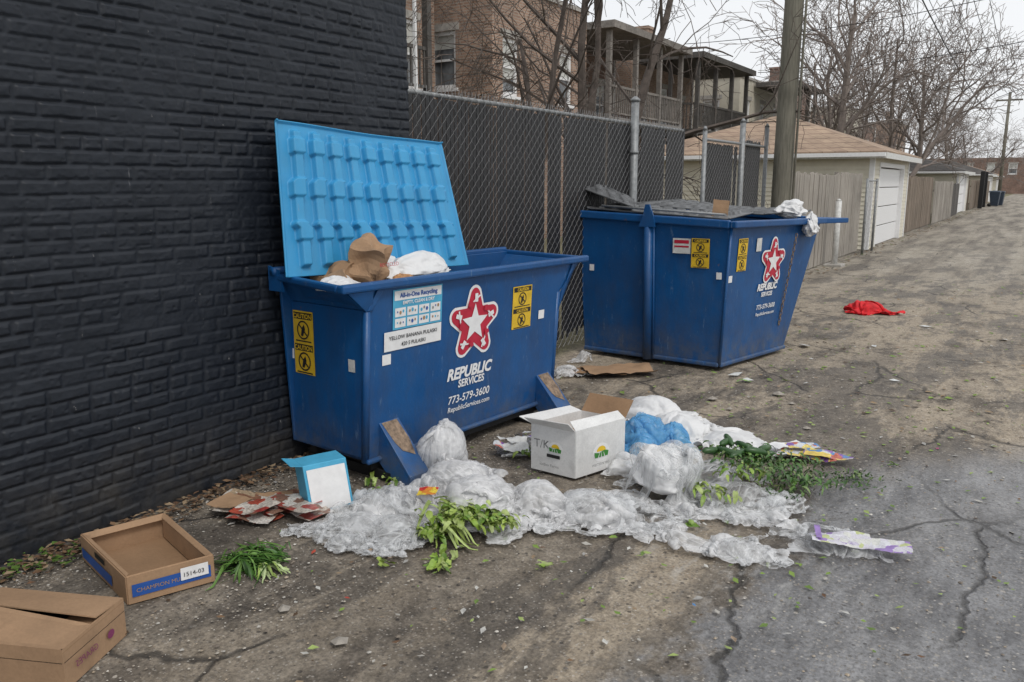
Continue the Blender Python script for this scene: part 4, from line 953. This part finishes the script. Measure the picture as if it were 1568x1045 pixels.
green=simple('green_print',(.04,.22,.03),.5,.1); gold=simple('gold_print',(.75,.50,.02),.5,.1)
def emblem(P,cu,cv,r,par):
    c=[(cu+r*1.2*math.cos(t),cv+r*math.sin(t)) for t in np.linspace(0,6.283,25)[:-1]]; fan('emblem_ring',P,c,(cu,cv),.003,green,par)
    c=[(cu+r*1.08*math.cos(t),cv+r*.88*math.sin(t)) for t in np.linspace(0,6.283,25)[:-1]]; fan('emblem_field',P,c,(cu,cv),.005,M['white'],par)
    c=[(cu+r*.6*math.cos(t),cv+r*.1+r*.5*math.sin(t)) for t in np.linspace(0,3.14159,13)]; fan('emblem_sun',P,c,(cu,cv+r*.1),.007,gold,par)
    decal('emblem_hills',P,[(cu-r*.85,cv-r*.45),(cu+r*.85,cv-r*.45),(cu+r*.95,cv+.0),(cu+r*.4,cv+r*.15),(cu-r*.3,cv-r*.05),(cu-r*.95,cv+r*.1)],.009,green,par)
    for k in (-.5,-.1,.35): decal('emblem_furrow',P,[(cu+k*r,cv-r*.45),(cu+k*r+r*.1,cv-r*.45),(cu+k*r*.6+r*.03,cv-.0),(cu+k*r*.6,cv-.0)],.011,M['white'],par)
Pr=face_plane(B[1],B[2],(1,0,0)); emblem(Pr,.205,.115,.062,wb); text('box_print','WESTERN VEG',Pr,.205,.035,.022,.004,M['ink'],wb,0,0,1,'CENTER')
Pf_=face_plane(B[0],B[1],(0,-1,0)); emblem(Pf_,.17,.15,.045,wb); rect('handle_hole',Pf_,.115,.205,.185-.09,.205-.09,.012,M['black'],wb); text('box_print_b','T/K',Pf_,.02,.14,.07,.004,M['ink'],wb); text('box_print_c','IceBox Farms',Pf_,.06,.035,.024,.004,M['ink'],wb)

cbx=empty('cardboard_tray')
A,B_,C_,D_=[Vector(p) for p in ((-3.43,1.82,.008),(-2.89,1.69,.008),(-2.77,2.00,.008),(-3.33,2.16,.008))]; hT=.115
lst=[A,B_,C_,D_]; Tt=[p+Vector((0,0,hT)) for p in lst]
for i in range(4):
    j=(i+1)%4; quadslab('wall_%d'%i,[lst[i],lst[j],Tt[j],Tt[i]],.005,M['card'],cbx)
cen_=sum(Tt,Vector())/4
for i in range(4):
    j=(i+1)%4; k=.10; dn=Vector((0,0,.004+.003*i+.006*(i%2))); quadslab('rim_fold_%d'%i,[Tt[i],Tt[j],Tt[j].lerp(cen_,k)-dn,Tt[i].lerp(cen_,k)-dn],.004,M['card'],cbx)
for i in (0,2):
    j=(i+1)%4; quadslab('inner_wall_%d'%i,[lst[i].lerp(cen_,.10),lst[j].lerp(cen_,.10),Tt[j].lerp(cen_,.10)-Vector((0,0,.012)),Tt[i].lerp(cen_,.10)-Vector((0,0,.012))],.004,M['card'],cbx)
quadslab('tray_bottom',lst,.004,M['cardd'],cbx)
Pt=face_plane(B_,C_,(1,-.3,0)); rect('blue_band',Pt,.015,.32,.028,.08,.009,M['bluep'],cbx); text('tray_text','CHAMPION MUSHROOMS',Pt,.03,.045,.024,.011,M['card'],cbx); rect('lot_label',Pt,.20,.31,.045,.098,.013,M['white'],cbx); text('lot_text','1514-03',Pt,.207,.060,.026,.016,M['ink'],cbx)
Pt2=face_plane(A,B_,(-.3,-1,0)); rect('blue_band_side',Pt2,.02,.40,.02,.065,.009,M['bluep'],cbx)
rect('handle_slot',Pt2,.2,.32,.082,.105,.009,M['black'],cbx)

cb2=empty('cardboard_box')
R0=Vector((-2.70,1.56,.006)); f0=Vector((.15,-.31,0)); l0=Vector((-.46,-.20,0))
q=[R0,R0+f0,R0+f0+l0,R0+l0]; Tq=[p+Vector((0,0,.145)) for p in q]
for i in range(4):
    j=(i+1)%4; quadslab('wall_%d'%i,[q[i],q[j],Tq[j],Tq[i]],.005,M['card'],cb2)
quadslab('bottom',q,.004,M['card'],cb2)
m0=Tq[0].lerp(Tq[1],.47); m1=Tq[3].lerp(Tq[2],.47); n0=Tq[0].lerp(Tq[1],.52); n1=Tq[3].lerp(Tq[2],.52)
quadslab('inner_flap',[Tq[0]-Vector((0,0,.012)),Tq[1]-Vector((0,0,.012)),Tq[1].lerp(Tq[2],.3)-Vector((0,0,.03)),Tq[0].lerp(Tq[3],.3)-Vector((0,0,.03))],.004,M['cardd'],cb2)
quadslab('top_flap_a',[Tq[0],m0+Vector((0,0,.015)),m1+Vector((0,0,.03)),Tq[3]],.005,M['card'],cb2); quadslab('top_flap_b',[n0-Vector((0,0,.004)),Tq[1],Tq[2],n1+Vector((0,0,.045))],.005,M['card'],cb2)
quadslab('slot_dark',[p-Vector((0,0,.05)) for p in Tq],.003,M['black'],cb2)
Pb=face_plane(q[0],q[1],(1,.4,0)); purple=simple('purple_print',(.22,.04,.12),.6,.1); fan('fruit_print',Pb,[(.10+.02*math.cos(t),.06+.016*math.sin(t)) for t in np.linspace(0,6.28,13)[:-1]],(.10,.06),.008,purple,cb2); text('fruit_text','GRAPES',Pb,.17,.05,.035,.008,purple,cb2,.3)
bw=empty('blue_white_carton')
a=Vector((-2.95,2.72,.006)); u_=Vector((.085,.22,0)); v_=Vector((-.13,.06,0)); zt=Vector((-.045,.0,.245))
hexa('carton',[a,a+u_,a+u_+v_,a+v_,a+zt,a+u_+zt,a+u_+v_+zt,a+v_+zt],M['cyanp'],bw,.003)
N_=u_.cross(zt).normalized()
if N_.x<0: N_=-N_
k=[a+u_*.06+zt*.04,a+u_*.94+zt*.04,a+u_*.94+zt*.9,a+u_*.06+zt*.9]; mk('white_face',[p+N_*.004 for p in k],[(0,1,2,3)],M['white'],bw)
quadslab('open_flap',[a+v_+zt,a+zt,a+zt+Vector((-.02,-.06,.015)),a+v_+zt+Vector((-.02,-.06,.015))],.003,M['cyanp'],bw)

fl=empty('grocery_flyers'); rd=random.Random(4)
flm=[mat_print('flyer_print',[(.34,.05,.04),(.55,.50,.44),(.26,.13,.08),(.62,.58,.52),(.40,.08,.05),(.40,.30,.20)],14,.7),mat_print('flyer_print_b',[(.64,.61,.56),(.38,.08,.06),(.52,.46,.40),(.25,.14,.10)],20,.7),M['card']]
def sheet(name,c,w,h,rz,mat,par,seed,amp=.02,z=.01,n=12):
    V=[];Fs=[]
    for i in range(n+1):
        for j in range(n+1):
            x=(i/n-.5)*w;y=(j/n-.5)*h; zz=z+amp*(mn.noise(Vector((x*7+seed*3,y*7,seed)))+.5)+amp*.4*abs(mn.noise(Vector((x*20,y*20+seed,seed))))
            V.append((c[0]+x*math.cos(rz)-y*math.sin(rz),c[1]+x*math.sin(rz)+y*math.cos(rz),max(zz,.003)))
    for i in range(n):
        for j in range(n): k=i*(n+1)+j; Fs.append((k,k+n+1,k+n+2,k+1))
    return mk(name,V,Fs,mat,par,smooth=True)
for i in range(20):
    c=(-3.14+rd.uniform(-.17,.20),2.62+rd.uniform(-.12,.14)); sheet('flyer',c,rd.uniform(.14,.24),rd.uniform(.10,.18),rd.uniform(-.3,.9),flm[[0,1,0,1,0,2,1][i%7]],fl,i,.022,.004+.003*i)
fc=empty('flat_cardboard'); sheet('sheet',(-3.0,6.42),.62,.34,.75,M['card'],fc,3,.04,.02); sheet('sheet_b',(-3.15,6.30),.5,.25,.5,M['cardd'],fc,5,.03,.01)
pk=empty('snack_packaging'); pm=mat_print('colorful_print',[(.6,.6,.62),(.25,.12,.42),(.75,.6,.15),(.6,.62,.65),(.1,.25,.5),(.55,.15,.1)],22,.5); pp=simple('purple_package',(.30,.18,.48),.3,.3,20); py=simple('yellow_package',(.75,.55,.10),.3,.3,20)
sheet('package',(-1.05,4.95),.34,.14,.2,pm,pk,1,.03,.02); sheet('package_b',(-.93,4.98),.28,.10,.1,pm,pk,2,.03,.03); sheet('package_c',(-1.1,5.05),.2,.10,.6,pm,pk,3,.03,.035); sheet('package_d',(-.98,4.92),.15,.06,.1,py,pk,4,.02,.045); sheet('package_e',(-1.18,5.02),.22,.12,.9,M['white'],pk,6,.03,.03)
sheet('juice_package',(-2.46,3.05),.10,.07,.4,mat_print('orange_print',[(.7,.25,.03),(.75,.55,.05),(.55,.04,.03)],25,.5),pk,12,.03,.11)
for i in range(12): sheet('news_scrap',(-2.5+rd.uniform(-.18,.15),4.25+rd.uniform(-.25,.35)),rd.uniform(.08,.18),rd.uniform(.06,.12),rd.uniform(0,3),[M['dwhite'],pm,M['white']][i%3],sp,i+40,.06,.03)
pv=empty('produce_packet')
pvm=mat_print('packet_print',[(.62,.60,.66),(.32,.20,.50),(.66,.66,.62),(.70,.70,.74),(.50,.55,.25)],26,.3)
sheet('packet_body',(-.62,3.76),.26,.15,.3,pvm,pv,7,.03,.035,16); sheet('packet_end',(-.42,3.80),.18,.13,.2,pvm,pv,17,.03,.03,16); sheet('packet_stripe',(-.345,3.81),.02,.135,.2,pp,pv,10,.012,.05); sheet('packet_stripe_b',(-.72,3.75),.025,.15,.3,pp,pv,10,.012,.06)
cloth('packet_film',[(-.78,3.70),(-.6,3.76),(-.42,3.80)],[.06,.09,.06],[(-.6,3.76,0,.14,.07,.05)],71,M['film2'],pv,.7,crk=.5)

# ------------------------------------------------------------------ greens
def colored_mesh(name,V,Fs,cols,mat,parent=None,smooth=False):
    me=bpy.data.meshes.new(name); me.from_pydata([tuple(v) for v in V],[],Fs); me.update()
    at=me.color_attributes.new('Col','FLOAT_COLOR','CORNER'); arr=[]
    for f,c in zip(Fs,cols):
        for _ in f: arr+= [*c,1]
    at.data.foreach_set('color',arr); me.materials.append(mat)
    o=bpy.data.objects.new(name,me); sc.collection.objects.link(o)
    if smooth: me.polygons.foreach_set('use_smooth',[True]*len(Fs))
    if parent: o.parent=parent
    return o
def blades(name,roots,n,L,w,dirang,spr,cols,seed,parent=None,up=.5,curl=1.0,stalk=False):
    rd=random.Random(seed); V=[];Fs=[];C=[]
    for i in range(n):
        r=rd.choice(roots); p=Vector((r[0]+rd.gauss(0,r[3] if len(r)>3 else .02),r[1]+rd.gauss(0,r[3] if len(r)>3 else .02),r[2]+rd.random()*.02))
        a=dirang+rd.gauss(0,spr); d=Vector((math.cos(a),math.sin(a),up*rd.uniform(.2,1.4))).normalized(); l=L*rd.uniform(.5,1.1); ww=w*rd.uniform(.6,1.3); col=rd.choice(cols); f=rd.uniform(.7,1.25)
        ns=7; b=len(V); tw=rd.uniform(-.6,.6)
        for k in range(ns+1):
            t=k/ns; prof=(math.sin(math.pi*min(1,.12+t*.88)))**.6 if not stalk else 1-.6*t
            prof*=rd.uniform(.8,1.15) if not stalk else 1
            e=Vector((-d.y,d.x,tw)).normalized()
            V.append(p+e*ww*prof); V.append(p-Vector((0,0,.35*ww))); V.append(p-e*ww*prof)
            d=(d+Vector((rd.gauss(0,.10),rd.gauss(0,.10),-curl*.24))).normalized(); p=p+d*l/ns
            if p.z<.008: p.z=.008+rd.random()*.006; d.z=abs(d.z)*.1
        for k in range(ns):
            for s in (0,1):
                q=b+k*3+s; Fs.append((q,q+1,q+4,q+3)); g=f*(1.0-.1*s); C.append(tuple(x*g for x in col))
    return colored_mesh(name,V,Fs,C,M['leaf'],parent,True)
G1=[(.07,.17,.03),(.05,.13,.022),(.13,.25,.05)]; G2=[(.20,.31,.04),(.13,.24,.03),(.30,.40,.08),(.36,.44,.15)]; G3=[(.04,.10,.022),(.065,.14,.03),(.15,.22,.07)]
go=empty('green_onions'); blades('onion_leaves',[(-2.66,2.24,.03,.03)],75,.30,.006,math.radians(195),.45,G1,1,go,.35,.9); blades('onion_stems',[(-2.68,2.20,.02,.02)],22,.13,.007,math.radians(-10),.5,[(.35,.48,.12),(.5,.6,.3)],2,go,.3,1,True); blades('onion_leaves_b',[(-2.78,2.18,.04,.04)],50,.18,.006,1.0,2.5,G1,6,go,.5,1.2)
ce=empty('celery_bunch'); blades('celery_leaves',[(-2.20,2.96,.10,.06),(-2.05,3.00,.08,.05),(-2.24,2.82,.05,.03)],340,.07,.014,0,3.1,G2,3,ce,.8,1.4); blades('celery_stalks',[(-2.32,3.02,.10,.04),(-2.25,2.92,.08,.03)],26,.28,.012,-.2,.6,[(.32,.42,.10),(.42,.52,.18)],4,ce,.4,1,True); blades('celery_fallen',[(-2.10,2.74,.02,.02),(-2.08,2.66,.01,.02)],26,.10,.014,-1.2,.8,G2,5,ce,.2,1)
gp=empty('vegetable_scraps')
blades('leaf_scraps',[(-1.22,4.42,.10,.12),(-1.1,4.55,.08,.10),(-1.35,4.5,.12,.07),(-.98,4.45,.05,.08)],560,.06,.008,0,3.1,G3+G1,7,gp,.8,1.4)
blades('leaf_scraps_b',[(-.85,4.62,.01,.10),(-.72,4.72,.01,.07),(-1.0,4.3,.02,.07)],240,.045,.006,0,3.1,G3,8,gp,.3,1.4)
blades('leaf_scraps_c',[(-1.42,4.0,.06,.05),(-1.28,4.0,.06,.06),(-2.48,4.1,.03,.06),(-2.92,3.25,.03,.06),(-1.2,4.2,.12,.06)],120,.08,.012,0,3.1,G2,9,gp,.6,1.4)
rd=random.Random(2); dgv=simple('dark_green_veg',(.035,.09,.025),.35,.3)
for i in range(11):
    c=Vector((-1.35+rd.uniform(-.12,.14),4.52+rd.uniform(-.1,.1),.10+rd.uniform(0,.07))); a=rd.uniform(0,3); d=Vector((math.cos(a),math.sin(a),rd.uniform(-.2,.2)))*.07
    tube('pepper',[c-d,c-d*.7,c,c+d*.7,c+d],[.004,.018,.022,.016,.004],dgv,gp,8)
for x,y,a in [(-2.05,2.62,.2),(-1.68,2.85,1.1),(-1.30,3.62,.1),(-2.3,2.5,.0),(-.62,5.1,.4),(-.5,6.6,.1),(-1.7,6.9,.8)]: blades('stray_leaf',[(x,y,.01,.01)],4,.08,.010,a,.3,G2,int(x*-100),gp,.1,1)

# ------------------------------------------------------------------ gravel, leaves, litter
rd=random.Random(11)
V=[];Fs=[];C=[]
def stone(x,y,s,col):
    b=len(V); 
    for dx,dy,dz in ((1,0,.2),(.3,.95,.1),(-.8,.6,.2),(-.8,-.6,.15),(.3,-.95,.2),(0,0,1),(0,0,-.5)):
        k=rd.uniform(.65,1.2); V.append((x+dx*s*k,y+dy*s*k,-.004+s*.25+dz*s*.6*k))
    for i in range(5):
        j=(i+1)%5; Fs.append((b+i,b+j,b+5)); C.append(col); Fs.append((b+j,b+i,b+6)); C.append(col)
pal=[(.44,.40,.34),(.32,.28,.23),(.24,.20,.16),(.14,.125,.11),(.54,.51,.46),(.38,.31,.23)]
for i in range(13500):
    if i<8800: x=-3.64+abs(rd.gauss(0,.75)); y=rd.uniform(.9,4.6)
    else: x=rd.uniform(-3.6,.4); y=rd.uniform(1.8,9)
    if x<-3.62: continue
    s=min(.014,abs(rd.gauss(0,.0034))+.0018); f=rd.uniform(.7,1.15); c=rd.choice(pal); stone(x,y,s,tuple(v*f for v in c))
for x,y,s in [(-2.0,1.95,.035),(-2.35,2.0,.03),(-1.6,6.4,.05),(-1.45,6.2,.03),(-2.0,6.0,.04),(-1.2,5.6,.03),(-1.8,5.8,.025),(-3.2,1.5,.03)]: stone(x,y,s,(.34,.31,.27))
colored_mesh('gravel',V,Fs,C,M['vc'])
V=[];Fs=[];C=[]
def leaf(x,y,s,col,z=.006):
    a=rd.random()*6.28; b=len(V)
    for px,py,pz in ((1,0,.3),(.2,.55,.15),(-1,.1,0),(.1,-.5,.35)): V.append((x+s*(px*math.cos(a)-py*math.sin(a)),y+s*(px*math.sin(a)+py*math.cos(a)),z+s*pz*rd.random()*1.2))
    Fs.append((b,b+1,b+2,b+3)); C.append(col)
BR=[(.14,.075,.04),(.20,.12,.065),(.09,.055,.03),(.29,.21,.13)]
for i in range(1300): leaf(-3.64+abs(rd.gauss(0,.09)),rd.uniform(.8,4.4),rd.uniform(.008,.028),rd.choice(BR),.006+rd.random()*.03)
for i in range(650): leaf(rd.uniform(-3.6,.1),rd.uniform(1.5,14),rd.uniform(.006,.020),rd.choice(BR+[(.2,.3,.06),(.16,.26,.05)]))
for i in range(450): leaf(-1.2+rd.gauss(0,.8),5.2+rd.gauss(0,1.6),rd.uniform(.008,.024),rd.choice([(.2,.3,.06),(.14,.22,.05),(.3,.38,.12)]))
for i in range(320): leaf(rd.uniform(-2.8,.1),rd.uniform(5.6,16),rd.uniform(.012,.038),rd.choice([(.2,.3,.06),(.14,.22,.05),(.3,.21,.12),(.1,.07,.05)]))
for i in range(900): leaf(-3.45+rd.gauss(0,.15),rd.uniform(9,60),rd.uniform(.02,.06),rd.choice([(.18,.11,.06),(.26,.19,.12),(.12,.15,.05)]))
for i in range(160): leaf(-3.55+rd.gauss(0,.06),rd.uniform(1.0,1.9),rd.uniform(.012,.03),(.08,.15,.02),.02)
colored_mesh('leaf_litter',V,Fs,C,M['vc'])
V=[];Fs=[];C=[]
for i in range(380):
    leaf(rd.uniform(-3.3,.1) if i%2 else -1.5+rd.gauss(0,.8),rd.uniform(4.8,15) if i%3 else rd.uniform(1.6,5),rd.uniform(.006,.026),rd.choice([(.55,.54,.50),(.42,.40,.36),(.5,.49,.46),(.32,.24,.17),(.35,.34,.32)]))
for x,y,s in [(-1.9,8.5,.11),(-2.1,6.88,.07),(-1.95,6.75,.05),(-1.3,8.9,.05),(-.9,7.4,.045),(-1.5,6.9,.04),(-.2,10,.08),(-1.0,10.5,.07)]: leaf(x,y,s,(.62,.63,.62),.01)
leaf(-1.95,6.72,.05,(.25,.4,.12)); leaf(-2.0,6.68,.05,(.25,.4,.12))
for x,y,s,c in [(-2.2,2.2,.014,(.4,.06,.04)),(-1.0,2.9,.012,(.08,.2,.4)),(-2.62,2.42,.02,(.45,.07,.04)),(-.4,5.6,.02,(.4,.1,.2))]: leaf(x,y,s,c)
colored_mesh('litter_scraps',V,Fs,C,M['vc'])

# ------------------------------------------------------------------ world, sun, camera
w=bpy.data.worlds.new("World"); sc.world=w; w.use_nodes=True; nt=w.node_tree; bg=nt.nodes['Background']
el=math.radians(52)
sky=nt.nodes.new('ShaderNodeTexSky'); sky.sky_type='NISHITA'; sky.sun_disc=False; sky.sun_elevation=el; sky.sun_rotation=math.radians(115); sky.air_density=1.5; sky.dust_density=3
tc=nt.nodes.new('ShaderNodeTexCoord'); mp=nt.nodes.new('ShaderNodeMapping'); mp.inputs['Scale'].default_value=(1,1,3); nt.links.new(tc.outputs['Generated'],mp.inputs[0])
nz=nt.nodes.new('ShaderNodeTexNoise'); nz.inputs['Scale'].default_value=1.6; nz.inputs['Detail'].default_value=4; nt.links.new(mp.outputs[0],nz.inputs['Vector'])
cr_=nt.nodes.new('ShaderNodeMixRGB'); cr_.inputs[1].default_value=(8.5,8.75,9.15,1); cr_.inputs[2].default_value=(10.3,10.4,10.6,1); nt.links.new(nz.outputs['Fac'],cr_.inputs[0])
mx=nt.nodes.new('ShaderNodeMixRGB'); mx.inputs[0].default_value=.92; nt.links.new(sky.outputs[0],mx.inputs[1]); nt.links.new(cr_.outputs[0],mx.inputs[2])
nt.links.new(mx.outputs[0],bg.inputs['Color']); bg.inputs['Strength'].default_value=.1
sl=bpy.data.lights.new('sun','SUN'); sl.energy=1.2; sl.angle=math.radians(14); sl.color=(1,.965,.91); so=bpy.data.objects.new('sun',sl); sc.collection.objects.link(so)
sd=Vector((math.cos(el)*math.sin(math.radians(115)),math.cos(el)*math.cos(math.radians(115)),math.sin(el))); so.rotation_euler=sd.to_track_quat('Z','Y').to_euler()
cd=bpy.data.cameras.new('camera'); cam=bpy.data.objects.new('camera',cd); sc.collection.objects.link(cam)
cd.lens=28.7; cd.sensor_width=36; cd.clip_end=3000; cd.clip_start=.05; cam.location=(0,0,1.65); cam.rotation_euler=(math.radians(90-10.96),0,math.radians(32.66)); sc.camera=cam
